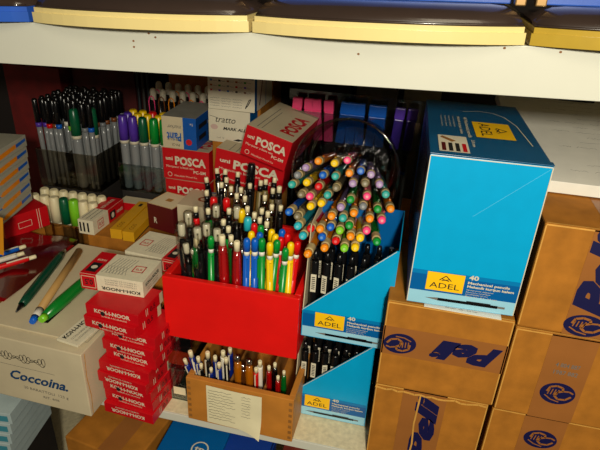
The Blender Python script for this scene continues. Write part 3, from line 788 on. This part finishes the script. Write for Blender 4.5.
MB().box(.003, w-.022, .018, d-.004, h+.0002, h+.0024, WHITE2, .0006).build('lid_panel', t)
LT = .0008+h+.0026
def flatpen(name, p, q, z, parts, label):
    a, c = Vector((p.x, p.y, z)), Vector((q.x, q.y, z)); spawn(name, parts, label, 'pen', a, c-a, 'pens lying on the white carton', 0, (c-a).length/.14)
def pen_parts(body, tipm, kind_):
    L = []
    if kind_ == 'dark':
        L.append(('barrel', MB().lathe([(.014, .0042), (.03, .0056), (.08, .006), (.118, .0055), (.13, .0042)], body).mesh('barrel')))
        L.append(('tip', MB().lathe([(0, .0008), (.0139, .0035)], tipm).mesh('tip')))
        L.append(('push_button', MB().lathe([(.1302, .0026), (.138, .0026), (.14, .002)], METAL).mesh('push_button')))
        b = MB().frame((-.004, .0052, .085), (0, 0, 1), (1, 0, 0)); b = MB().box(-.003, .003, .0052, .0066, .082, .1, WHITE); L.append(('paper_label', b.mesh('paper_label')))
        L.append(('clip', MB().box(-.0018, .0018, .0062, .0078, .1005, .134, body, .0004).mesh('clip')))
    elif kind_ == 'kraft':
        L.append(('barrel', MB().lathe([(.02, .0040), (.14, .0042)], body).mesh('barrel')))
        L.append(('grip', MB().lathe([(.008, .0036), (.0198, .0044)], mat('white_grip', (210, 204, 190), .5)).mesh('grip')))
        L.append(('tip', MB().lathe([(0, .0030), (.0078, .0040)], tipm).mesh('tip')))
        L.append(('clip', MB().box(-.0018, .0018, .0040, .0050, .1, .138, body, .0003).mesh('clip')))
    else:
        L.append(('barrel', MB().lathe([(.01, .0075), (.05, .0105), (.1, .0100), (.14, .008)], body).mesh('barrel')))
        L.append(('push_button', MB().lathe([(0, .0055), (.0098, .0068)], tipm).mesh('push_button')))
        L.append(('clip', MB().box(-.0042, .0042, .0100, .0125, .008, .068, BLACK, .0006).mesh('clip')))
    return L
z = LT+.0055
flatpen('ballpoint_pen', at(16, 312, z=z), at(65, 250, z=z), z, pen_parts(mat('dark_green_plastic', (6, 66, 46), .25), BLACK, 'dark'), 'dark green pen with a small white label lying on the white carton')
flatpen('ballpoint_pen', at(32, 322, z=z), at(79, 251, z=z), z, pen_parts(mat('kraft_paper_barrel', (188, 146, 84), .6, var=.1), P('blue'), 'kraft'), 'brown kraft paper pen with blue end lying on the white carton')
flatpen('ballpoint_pen', at(41, 320, z=LT+.0085), at(93, 274, z=LT+.0085), LT+.0085, pen_parts(mat('bright_green_barrel', (12, 120, 38), .25), P('lime'), 'fat'), 'fat bright green pen with black clip lying on the white carton')
# small white refill pack at its right edge
b = boxmb(.030, .062, .003, PATT, .0003); on(b, 'top')
b.text('KOH-I-NOOR', .010, .004, .048, INK, h=.0062, rot=90, bold=.03)
for i in range(2): b.text('12 COLOURED 0,5 GRAPHITE', .018+.006*i, .006, .044, GREYINK, h=.003, rot=90)
k0 = at(60, 343, z=.101); k1 = at(88, 353, z=.101)
o = b.build('lead_pack', None, (-.369, -.020, LT+.0003), -.14); tags(o, 'flat white lead refill pack lying on the white carton beside the red stack', 'pack')

# ------------------------------------------------------------ boxes on the rear of the white carton and behind
zr = .0006
o = boxmb(.178, .096, .1105, CARD, .001).build('cardboard_carton', None, (-.468, .2045, zr), 0); tags(o, 'plain brown carton behind the white carton, carrying small boxes', 'carton')
zc = .1115
q0, q1 = at(82, 233, z=.113), at(98, 237, z=.113)
b = boxmb(.026, .088, .024, PATT, .0005, {}); on(b, 'top').rect(0, .042, .026, .088, RED, 1)
for i in range(3): b.line([(.005+.007*i, .005), (.005+.007*i, .04)], .0008, INK, 2)
b.text('KOH-I-NOOR', .016, .046, .036, WHITE, h=.006, rot=90, bold=.02)
on(b, 'front')
for i, c in enumerate((.004, .010, .017)): b.line([(c, .004), (c, .020)], .003, INK, 1)
on(b, 'right').rect(.042, 0, .088, .024, RED, 1); b.outline(.012, .005, .028, .019, .0012, RED, 1); b.text('0,5', .015, .009, .010, RED, h=.006, bold=.02)
b.rect(.046, .004, .062, .018, INK, 2); b.ell(.054, .011, .004, .005, WHITE, 3, 10); b.text('MINES', .066, .008, .018, WHITE, h=.005, bold=.02, lay=2)
o = b.build('lead_box', None, (-.481, .2035, .1115), -.02); tags(o, 'white and red lead refill box lying behind the white carton, left of the yellow boxes', 'box')
YB = mat('ochre_yellow_card', (214, 158, 20), .45, var=.05)
for i, (x, y, zz, rz, lb) in enumerate(((-.4270, .2030, .1115, .06, 'long yellow box with number print lying behind the white carton, left one of the two'), (-.4055, .2010, .1115, .06, 'long yellow box, right one of the two, next to the maroon sided box'))):
    b = boxmb(.0185, .105, .016, YB, .0005); on(b, 'top').text('COS', .013, .008, .018, mat('brown_print', (130, 80, 10), .5), h=.007, rot=90); b.rect(.007, .085, .012, .096, INK, 1)
    on(b, 'right').rect(.0, .0, .105, .002, INK, 1)
    o = b.build('pencil_box', None, (x, y, zz), rz); tags(o, lb, 'box', 'yellow boxes behind the white carton')
b = boxmb(.048, .050, .043, BROWNPK, .0006, {'+z': PAPER}); on(b, 'top').rect(.019, .020, .030, .030, mat('tan_print', (176, 132, 60), .5), 1); b.outline(.0, 0, .048, .05, .001, CARDE, 1)
on(b, 'front').text('R', .012, .012, .006, WHITE, h=.01, bold=.02)
o = b.build('small_box', None, (-.384, .2445, .1165), -.22); tags(o, 'small maroon sided box with cream top behind the rear lead refill box', 'box')
b = boxmb(.064, .06, .056, WHITE2, .0006); on(b, 'top'); 
bl = mat('logo_blue', (20, 84, 150), .5); og = mat('logo_rust', (150, 74, 30), .5)
b.line([(.042, .044), (.030, .044), (.026, .050), (.030, .056), (.042, .056)], .004, bl, 1); b.line([(.046, .044), (.046, .057), (.056, .057), (.056, .051), (.047, .051)], .004, bl, 1)
b.line([(.040, .022), (.028, .022), (.024, .029), (.028, .035), (.040, .035)], .004, og, 1); b.line([(.044, .022), (.044, .036), (.054, .036), (.054, .029), (.045, .029)], .004, og, 1)
o = b.build('small_box', None, (-.331, .2385, .1115), -.0); tags(o, 'white box with blue and rust letters on its top, below the left red marker box', 'box')

# ------------------------------------------------------------ marker boxes at the back
def marker_box(p, rz, w, d, h, label, grp='red marker boxes'):
    b = boxmb(w, d, h, RED, .0006, {'+z': WHITE2}); on(b, 'front')
    b.text('POSCA', w*.27, h*.50, w*.66, WHITE, h=h*.26, bold=.04); b.text('uni', w*.07, h*.62, w*.15, WHITE, h=h*.12, bold=.03)
    b.text('Marqueur a base eau', w*.07, h*.38, w*.6, WHITE, h=h*.08); b.text('PC-5M', w*.66, h*.26, w*.26, WHITE, h=h*.10, bold=.02)
    b.ell(w*.14, h*.15, w*.05, w*.05, WHITE, 1, 12).ell(w*.14, h*.15, w*.04, w*.04, RED, 2, 12); b.text('Mitsubishi Pencil Co.', w*.24, h*.1, w*.5, WHITE, h=h*.06)
    on(b, 'top').text('POSCA', w*.9, d*.15, d*.6, RED, h=w*.3, rot=90, bold=.04); b.line([(w*.18, d*.05), (w*.18, d*.8)], .001, GREYINK, 1); b.line([(w*.28, d*.05), (w*.28, d*.7)], .001, GREYINK, 1)
    o = b.build('marker_box', None, p, rz); return tags(o, label, 'box', grp)
o = boxmb(.10, .040, .1985, CARD, .001).build('cardboard_carton', None, (-.272, .251, .0006)); tags(o, 'plain brown carton under the right hand red marker boxes', 'carton')
o = marker_box((-.2755, .250, .2115), -.03, .105, .040, .050, 'red marker box under the tilted one, mostly hidden by pencils'); o.rotation_euler = (0, .12, -.03)
o = marker_box((-.2225, .215, .270), -.08, .066, .13, .043, 'tilted red marker box with pale top, right of the white trade boxes'); o.rotation_euler = (0, .25, -.08)
o = boxmb(.076, .075, .1315, CARD, .001).build('cardboard_carton', None, (-.380, .3065, .0006)); tags(o, 'plain brown carton under the left pair of red marker boxes', 'carton')
marker_box((-.3805, .3055, .1328), -.03, .077, .08, .045, 'lower red marker box of the left pair, behind the logo box')
marker_box((-.3825, .3055, .1785), -.01, .079, .09, .0520, 'upper red marker box of the left pair, under the paint marker box')
# paint marker box
b = boxmb(.056, .095, .051, WHITE2, .0006, {'+x': mat('paint_box_blue', (10, 84, 170), .4), '+z': mat('silver_grey_card', (150, 150, 142), .4, var=.1)}); w, d, h = b.dim
on(b, 'front'); b.rect(w*.62, 0, w, h, mat('paint_box_blue', (10, 84, 170), .4), 1)
b.text('Paint', w*.56, h*.50, w*.42, mat('blue_print', (20, 90, 170), .5), h=h*.26, rot=180, bold=.03, lay=3); b.text('marker', w*.56, h*.74, w*.40, GREYINK, h=h*.13, rot=180)
b.text('SUPER COLOR', w*.56, h*.32, w*.42, INK, h=h*.07, rot=180); b.ell(w*.78, h*.24, w*.09, w*.09, mat('red_print', (200, 20, 30), .5), 2, 14); b.text('PX-21', w*.5, h*.16, w*.22, INK, h=h*.08, rot=180); b.text('5x', w*.92, h*.84, w*.1, WHITE, h=h*.08, rot=180)
on(b, 'right'); b.rect(d*.12, h*.25, d*.45, h*.4, INK, 1); b.rect(d*.12, h*.6, d*.5, h*.75, INK, 1); b.rect(d*.55, h*.6, d*.8, h*.68, WHITE, 1)
o = b.build('marker_box', None, (-.3795, .304, .2312), .03); tags(o, 'white and blue paint marker box with upside-down print on the left red marker boxes', 'box')
# two trade boxes "tratto"
def tratto(p, rz, w, d, h, label, upper):
    b = boxmb(w, d, h, WHITE, .0006, {'+x': BLUED}); on(b, 'front')
    lb = mat('tratto_navy', (20, 40, 96), .5)
    if upper:
        b.text('tratto', w*.12, h*.90, w*.36, INK, h=h*.12, shear=.3); b.text('MARK ALL', w*.52, h*.88, w*.42, INK, h=h*.06, shear=.2, bold=.03); b.rect(w*.02, h*.74, w*.98, h*.79, lb, 1)
        cs = [bl, og, RED, INK, P('green'), P('purple'), P('brown'), P('grey')]
        for i in range(5):
            for j in range(3): b.rect(w*(.05+.18*i), h*(.64-.11*j), w*(.10+.18*i), h*(.68-.11*j), cs[(i*3+j) % 8], 1); b.scribble(w*(.11+.18*i), h*(.64-.11*j), w*.09, h*.03, GREYINK, 1, 8, .0004, i*9+j)
        for i in range(3):
            for j in range(4): b.scribble(w*(.05+.24*i), h*(.25-.06*j), w*.2, h*.025, GREYINK, 1, 18, .0004, 200+i*9+j)
        b.line([(w*.80, h*.08), (w*.88, h*.28), (w*.92, h*.30), (w*.86, h*.16), (w*.80, h*.08)], .0012, INK, 1)
        on(b, 'right'); b.rect(.01, 0, d, h, WHITE, 1); b.line([(d*.25, h*.1), (d*.45, h*.8)], .004, BROWNPK, 2); b.line([(d*.6, 0), (d*.62, h)], .002, BLUED, 2)
    else:
        b.text('tratto', w*.18, h*.62, w*.48, INK, h=h*.20, shear=.3, bold=.0); b.line([(w*.03, h*.80), (w*.2, h*.76)], .0006, INK, 2)
        b.text('MARK ALL', w*.36, h*.40, w*.55, INK, h=h*.09, shear=.2, bold=.03); b.ell(w*.14, h*.46, w*.09, h*.08, mat('faint_pink_print', (200, 170, 160), .6), 1, 16)
        b.text('conf. 12', w*.2, h*.12, w*.18, GREYINK, h=h*.05); b.poly([(w*.6, h*.1), (w*.72, h*.16), (w*.85, h*.12), (w*.72, h*.08)], INK, 1)
    o = b.build('marker_box', None, p, rz); return tags(o, label, 'box')
tratto((-.3000, .299, .2530), -.03, .066, .036, .050, 'white box with slanted lettering standing under the colour chart box', False)
o = tratto((-.2985, .2965, .3040), -.01, .072, .09, .064, 'white colour chart box reaching up to the upper shelf', True)
o = boxmb(.062, .030, .2522, CARD, .001).build('cardboard_carton', None, (-.295, .300, .0006)); tags(o, 'narrow plain carton under the white box with slanted lettering', 'carton')
o = boxmb(.07, .08, .3030, CARD, .001).build('cardboard_carton', None, (-.3005, .3395, .0006)) ; tags(o, 'tall plain brown carton supporting the two white trade boxes', 'carton')

# ------------------------------------------------------------ clear marker holders (left rear)
def holder(p, w, d, h, m, label, th=.0016, div=1, name='pen_holder'):
    t = thing(name, label, 'holder', p, 0)
    open_box('h', w, d, h, th, m, t)
    for i in range(div): MB().box(w*(i+1)/(div+1)-th/2, w*(i+1)/(div+1)+th/2, th+.0002, d-th-.0002, th, h*.96, m).build('divider', t)
    return t
base_z = .136
o = boxmb(.11, .12, base_z-.0012, mat('dark_grey_card', (40, 36, 34), .6), .001).build('storage_box', None, (-.610, .302, .0006)); tags(o, 'dark storage box under the smoky holder of black capped pens', 'box')
holder((-.600, .238, .0006), .128, .058, .1, clear('brownish_acrylic', (226, 206, 176), .06), 'low brownish clear holder of white markers behind the white carton', div=2)
for i in range(7):
    for j in range(2):
        k, c = ('marker', 'ivory')
        if i == 3 and j == 0: c = 'darkgreen'
        if i == 4 and j == 0: c = 'lime'
        spawn('marker', kind(k, c), '%s capped marker, %s from left in %s row of the low brownish holder' % (c.replace('darkgreen', 'dark green').replace('lime', 'light green'), ORD[i], ('front', 'back')[j]), 'marker', (-.589+.0176*i, .251+.026*j, .004), (0.0, .0, 1), 'markers in the low clear holder', 0, 1.10)
H = Vector((-.612, .300, base_z))
hold = holder(H, .112, .122, .066, SMOKEC, 'smoky clear holder full of black capped pens at the rear left', div=1)
o = bpy.data.objects
r = random.Random(9)
special = {(0, 0): ('fine', 'purple'), (1, 0): ('fine', 'purple'), (2, 0): ('fine', 'red'), (4, 0): ('fine', 'blue'), (5, 0): ('fine', 'blue'), (6, 0): ('fine', 'lime'), (7, 0): ('marker', 'darkgreen'), (8, 0): ('marker', 'darkgreen'), (10, 0): ('fine', 'blue'), (9, 1): ('marker', 'darkgreen'), (10, 1): ('marker', 'darkgreen'), (4, 1): ('fine', 'white'), (5, 1): ('fine', 'white')}
for j in range(7):
    for i in range(11):
        if i == 5: continue
        k, c = special.get((i, j), ('fine', 'grey') if r.random() < .5 else ('fine', 'brown'))
        if k == 'marker' and i in (8, 10): continue
        kn = {'marker': 'thick marker'}.get(k, 'black capped pen')
        spawn('pen' if k == 'fine' else 'marker', kind(k, c), '%s with %s band, %s from left in %s row of smoky holder' % (kn, c.replace('darkgreen', 'dark green').replace('lime', 'light green'), ORD[i], ORD[j]), 'pen' if k == 'fine' else 'marker',
              H+Vector((.0085+.0095*i, .012+.0165*j, .002)), (r.uniform(-.03, .03), r.uniform(-.02, .03), 1), 'pens in the smoky holder', r.uniform(-.5, .5), 1.0 if k == 'fine' else 1.08)
# green and purple markers
G = Vector((-.4795, .330, .133))
o = boxmb(.092, .06, G.z-.0012, mat('dark_grey_card', (40, 36, 34), .6), .001).build('storage_box', None, (G.x+.002, .332, .0006)); tags(o, 'dark storage box under the clear holder of purple and green markers', 'box')
holder(G, .096, .062, .05, CLEAR, 'clear holder of purple and green capped markers left of the red marker boxes', div=1)
for j in range(3):
    for i in range(5):
        c = ('purple', 'purple', 'darkgreen', 'green', 'green')[i] if j == 0 else ('yellow' if i > 0 else 'purple') if j == 1 else ('red' if i in (2, 4) else 'yellow')
        if i == 4 and j == 1: c = 'green'
        if i == 2: dx = .002
        spawn('marker', kind('marker', c), '%s capped marker, %s from left, %s row of holder beside paint marker box' % (c.replace('darkgreen', 'dark green'), ORD[i], ('front', 'middle', 'back')[j]), 'marker',
              G+Vector((.0115+.0180*i+(.0012 if i > 2 else -.0005), .012+.0185*j, .002)), (0, .0, 1), 'purple, green and yellow capped markers', 0, 1.02)
# hooked clip markers behind
o = boxmb(.14, .06, .178, mat('dark_grey_card', (40, 36, 34), .6), .001).build('storage_box', None, (-.458, .408, .0006)); tags(o, 'dark storage box behind the purple and green markers', 'box')
for j in range(2):
    for i in range(7):
        c = (('pink', 'brown', 'orange', 'brown', 'orange', 'pink', 'white'), ('pink', 'white', 'orange', 'pink', 'brown', 'white', 'pink'))[j][i]
        spawn('marker', kind('hook', c), 'white topped black marker with %s clip, %s from left in %s rear row' % (c, ORD[i], ('front', 'back')[j]), 'marker', (-.449+.0185*i, .418+.024*j, .1792), (0, 0, 1), 'white topped markers at the rear', 0, .86+.05*j)

# flat red box in front of the marker holder
b = boxmb(.085, .026, .014, RED, .0005, {'+z': WHITE2}); on(b, 'front').text('POSCA', .030, .003, .03, WHITE, h=.008, bold=.04)
o = b.build('marker_box', None, (-.4695, .3025, .1095), 0); tags(o, 'flat red and white marker box in front of the purple and green markers', 'box')

# ------------------------------------------------------------ far left: pen cartons, red box, wallet
L0 = at(-10, 160, y=.12); R1 = at(31, 135, z=L0.z)
zz = L0.z; n = 6; hh = .0172
PB = mat('pale_grey_card', (170, 168, 152), .5, var=.04); ang = math.atan2(R1.y-L0.y, R1.x-L0.x); wd = (R1-L0).length
for i in range(n):
    zb = zz-(i+1)*(hh+.0006)
    b = boxmb(wd, .085, hh, PB, .0006); on(b, 'front')
    b.poly([(wd*.22, hh*.30), (wd*.30, hh*.16), (wd*.72, hh*.36), (wd*.72, hh*.72), (wd*.30, hh*.56)], P('orange'), 1); b.poly([(wd*.72, hh*.36), (wd*.97, hh*.5), (wd*.97, hh*.75), (wd*.72, hh*.66)], P('blue'), 1)
    b.poly([(wd*.15, hh*.25), (wd*.25, hh*.25), (wd*.22, hh*.4)], P('blue'), 1)
    o = b.build('pen_box', None, (L0.x-.010-.001*i, L0.y-.001*i, zb), ang); tags(o, 'pale box picturing an orange pen, %s' % ('top one of the far left stack', 'second from the top of the far left stack', 'third from the top of the far left stack', 'third from the bottom of the far left stack', 'second from the bottom of the far left stack', 'bottom one of the far left stack')[i], 'box', 'pen boxes in the far left stack')
r0, r1 = at(4, 228, z=.125), at(52, 212, z=.125)
b = boxmb((r1-r0).length*.92, .05, .034, RED, .0006); w, d, h = b.dim
on(b, 'front').outline(w*.3, h*.3, w*.6, h*.6, .0006, WHITE, 1); b.line([(w*.75, 0), (w*.75, h)], .0008, WHITE, 1); b.line([(w*.8, 0), (w*.8, h)], .0008, WHITE, 1)
o = b.build('small_box', None, (r0.x+.0, r0.y-.0, .1045), math.atan2(r1.y-r0.y, r1.x-r0.x)); tags(o, 'glossy plain red box at the far left, below the stack of pen boxes', 'box')
b = boxmb(.10, .062, .1035, CARD, .001)
o = b.build('cardboard_carton', None, (r0.x-.035, r0.y-.014, .0006), math.atan2(r1.y-r0.y, r1.x-r0.x)); tags(o, 'plain carton at the far left under the glossy red box', 'carton')
# red transparent wallet with pens
WR = clear('red_see_through_wallet', (190, 30, 30), .5, .12, .35, (130, 6, 12))
t = thing('plastic_wallet', 'dark red see-through plastic wallet holding pens, left of the white carton', 'wallet', (-.585, .03, .1), 0)
g = MB(); n1 = 8; n2 = 6; vs = []; fs = []
for j in range(n2+1):
    for i in range(n1+1):
        u, v = i/n1, j/n2; vs.append((u*.111-v*.006, v*.165, .004+.010*math.sin(u*PI)*math.sin(v*PI)+.002*math.sin(9*u+7*v)))
for j in range(n2):
    for i in range(n1): a = j*(n1+1)+i; fs.append((a, a+1, a+n1+2, a+n1+1))
g.add(vs, fs, WR, True); g.build('top_sheet', t)
MB().box(0, .105, 0, .155, -.0012, -.0004, mat('red_wallet_back', (150, 10, 16), .3)).build('back_sheet', t)
o = boxmb(.095, .12, .0968, CARD, .001).build('cardboard_carton', None, (-.600, .0, .0006)); tags(o, 'plain carton under the dark red wallet', 'carton')
bi = kind('biro', 'blue'); wi = kind('biro', 'white'); ri = kind('biro', 'red')
for k, (kk, x0, y0, x1, y1, lb) in enumerate(((bi, -.570, .05, -.52, .135, 'blue pen lying on the red wallet'), (wi, -.565, .036, -.507, .12, 'white pen lying on the red wallet beside the blue one'), (ri, -.545, .034, -.505, .09, 'red pen lying on the red wallet nearest the white carton'))):
    a = Vector((x0, y0, .119+.0)); c = Vector((x1, y1, .119)); spawn('ballpoint_pen', kk, lb, 'pen', a, c-a, 'pens on the red wallet', 0, .82)
b = MB().box(0, .03, 0, .0012, 0, .05, mat('orange_yellow_paper', (224, 148, 18), .6))
o = b.build('paper_slip', None, at(-14, 250, y=.06)); o.rotation_euler = (math.radians(-12), 0, math.radians(-10)); tags(o, 'orange yellow paper slip at the left edge of the photo', 'paper')
# ------------------------------------------------------------ highlighter rack behind the jar
HR = Vector((-.190, .330, .245)); 
t = thing('highlighter_rack', 'clear acrylic rack of highlighters behind the jar', 'rack', (HR.x, HR.y, .0006))
w = .205
MB().box(0, w, 0, .0016, .150, .305, CLEAR).build('front_panel', t)
MB().box(0, w, .028, .0296, .0, .330, CLEAR).build('back_panel', t)
for x in (0, w-.0016): MB().box(x, x+.0016, .0018, .0278, .0, .305, CLEAR).build('side_panel', t)
MB().box(.0018, w-.0018, .0018, .0278, .256, .258, CLEAR).build('shelf_panel', t)
MB().box(.0018, w-.0018, .0018, .0278, .150, .152, CLEAR).build('shelf_panel', t)
MB().box(0, w, 0, .0296, .0, .002, SMOKEC).build('bottom_panel', t)
def highlighter(c):
    m_ = {'pink': PINKW}.get(c) or P(c)
    return [('barrel', MB().box(-.0072, .0072, -.004, .004, 0, .048, m_, .0015).mesh('barrel')), ('cap', MB().box(-.0078, .0078, -.0046, .0046, .0482, .066, m_, .0015).mesh('cap'))]
hk = {c: highlighter(c) for c in ('pink', 'blue', 'purple')}
xs = [.014, .034, .052, .068, .085, .100, .115, .130, .145, .168, .187]
for i, x in enumerate(xs):
    c = 'pink' if i < 4 else 'blue' if i < 9 else 'purple'
    lean = (.12, .04, -.22, -.1, .2, .05, -.1, .1, -.05, .1, .06)[i]*.5
    spawn('highlighter', hk[c], '%s highlighter, %s from the left in the top tier of the clear rack' % (c, ORD[i]), 'highlighter', (HR.x+x, HR.y+.012, .2595), (lean, .0, 1), 'highlighters in the top tier of the rack', 0, .95)
for i in range(9):
    spawn('highlighter', hk[('blue', 'purple', 'pink')[i % 3]] if False else kind('fine', ('pink', 'darkgreen', 'grey', 'blue', 'red')[i % 5]), 'dark pen, %s from left in the lower tier of the clear rack' % ORD[i], 'pen', (HR.x+.014+.0215*i, HR.y+.012, .154), (0, .0, 1), 'pens in the lower tier of the rack', 0, .66)
# clear upright sheet beside the jar
o = MB().box(0, .0014, 0, .05, .0, .30, CLEAR).build('acrylic_sheet', None, (.0115, .27, .0006)); tags(o, 'upright clear acrylic sheet behind the cartons, right of the jar', 'sheet')

# ------------------------------------------------------------ dim things at the very back
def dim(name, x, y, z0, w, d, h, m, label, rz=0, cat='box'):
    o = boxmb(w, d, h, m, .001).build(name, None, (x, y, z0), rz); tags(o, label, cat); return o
dim('cardboard_carton', -.45, .485, .0006, .20, .06, .345, mat('dim_brown_card', (190, 116, 40), .7, var=.1), 'dim brown carton at the very back above the white topped markers', cat='carton')  # card colour lifted to make up for the dark at the back
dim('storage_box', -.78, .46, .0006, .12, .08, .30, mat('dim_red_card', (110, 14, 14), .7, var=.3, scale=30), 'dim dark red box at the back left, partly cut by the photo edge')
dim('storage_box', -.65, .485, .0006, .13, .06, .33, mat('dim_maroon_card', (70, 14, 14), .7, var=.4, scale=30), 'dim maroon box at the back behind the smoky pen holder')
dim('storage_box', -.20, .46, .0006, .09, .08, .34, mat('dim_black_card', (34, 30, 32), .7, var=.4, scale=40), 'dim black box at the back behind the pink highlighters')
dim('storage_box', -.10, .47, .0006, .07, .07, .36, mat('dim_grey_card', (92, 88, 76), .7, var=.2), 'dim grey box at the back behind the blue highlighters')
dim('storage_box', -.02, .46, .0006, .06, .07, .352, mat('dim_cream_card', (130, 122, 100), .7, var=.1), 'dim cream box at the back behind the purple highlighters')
for i, (x, c) in enumerate(((-.508, 'navy'), (-.498, 'grey'), (-.488, 'navy'))):
    o = MB().lathe([(0, .003), (.37, .003), (.372, .001)], mat('dim_%s_rod' % c, (26, 34, 40) if c == 'navy' else (56, 52, 48), .5), o=(0, 0, 0)).build('rod', None, (x, .476, .0006)); tags(o, 'dim %s upright rod at the back, %s of the three' % (c, ('leftmost', 'middle', 'rightmost')[i]), 'rod', 'rods at the back')

# ------------------------------------------------------------ below the main shelf
LZ = -.4195
carton_c = boxmb(.115, .2, .325, CARD, .002)
on(carton_c, 'top').rect(.055, 0, .085, .2, TAPE, 1); on(carton_c, 'front').poly([(.05, .2), (.11, .2), (.125, .315), (.06, .315)], WOODD, 1)
o = carton_c.build('cardboard_carton', None, (-.408, .004, LZ), -.14); tags(o, 'dim brown carton on the shelf below, under the white carton and red stack', 'carton')
WB2 = mat('pale_blue_white_card', (186, 204, 206), .5, var=.05); 
for i in range(6):
    b = boxmb(.09, .12, .02, WB2, .0006); on(b, 'front').rect(.035, .004, .085, .015, mat('aqua_print', (70, 150, 170), .5), 1); b.rect(.0, 0, .02, .02, BLUED, 1)
    o = b.build('pen_box', None, (-.612+.004*i, .0+.001*i, LZ+.001+.205+.0205*i), .12); tags(o, 'pale blue pen box on the lower shelf at the left, %s' % ('lowest of its pile', 'second from the bottom', 'third from the bottom', 'third from the top', 'second from the top', 'topmost of its pile')[i], 'box', 'pale blue pen boxes on the lower shelf')
dim('storage_box', -.615, .0, LZ, .09, .12, .205, mat('dark_grey_card', (40, 36, 34), .6), 'dark storage box on the lower shelf under the pale blue pen boxes', .12)
b = boxmb(.085, .13, .335, BLUED, .001); on(b, 'front').ell(.048, .312, .010, .010, WHITE, 1).ell(.048, .312, .0085, .0085, BLUED, 2); b.text('tp', .0425, .309, .011, WHITE, h=.008, bold=.03, lay=3)
on(b, 'top').ell(.055, .020, .012, .012, WHITE, 1).ell(.055, .02, .010, .010, BLUED, 2); b.text('tp', .048, .016, .014, WHITE, h=.008, bold=.03, lay=3)
o = b.build('storage_box', None, (-.272, .004, LZ), -.0); tags(o, 'blue box with a round white emblem on the shelf below the wooden crate', 'box')
for i in range(6):
    b = boxmb(.062, .09, .012, mat('royal_blue_card', (20, 60, 150), .4), .0005); on(b, 'front').rect(.001, .006, .061, .0115, WHITE, 1); on(b, 'top').rect(.002, .002, .06, .012, WHITE, 1)
    o = b.build('pen_box', None, (-.190, -.030+.009*i, LZ+.001+.252+.0125*i), -.03+.01*(i % 2)); tags(o, 'blue and white flat box below the wooden crate, %s' % ('bottom one of the pile', 'second from the bottom of the pile', 'third from the bottom of the pile', 'third from the top of the pile', 'second from the top of the pile', 'top one of the pile')[i], 'box', 'flat blue boxes below the crate')
dim('storage_box', -.187, -.02, LZ, .062, .09, .252, mat('dark_grey_card', (40, 36, 34), .6), 'dark storage box on the lower shelf under the flat blue boxes')
dim('storage_box', -.110, .008, LZ, .105, .12, .33, mat('dim_rust_card', (120, 44, 30), .6, var=.3, scale=40), 'dim rust red box on the shelf below the blue display boxes')

# ------------------------------------------------------------ light
w = bpy.data.worlds.new('world'); scene.world = w; w.use_nodes = True
w.node_tree.nodes['Background'].inputs[0].default_value = (1, .9, .72, 1); w.node_tree.nodes['Background'].inputs[1].default_value = .07
def area(name, loc, target, size, power, col):
    l = bpy.data.lights.new(name, 'AREA'); l.energy = power; l.size = size; l.color = col
    o = bpy.data.objects.new(name, l); COL.objects.link(o); o.location = loc
    o.rotation_euler = (Vector(target)-Vector(loc)).to_track_quat('-Z', 'Y').to_euler(); return o
area('flash', (.12, -.74, .66), (.03, .05, .25), .06, 8.2, (1, .93, .76))
area('ceiling_lamp', (.5, -1.3, 1.5), (-.05, 0, .2), .7, 8, (1, .86, .62))
scene.view_settings.view_transform = 'Standard'; scene.view_settings.look = 'None'; scene.view_settings.gamma = 1; scene.view_settings.exposure = -.08
scene.view_settings.use_curve_mapping = False
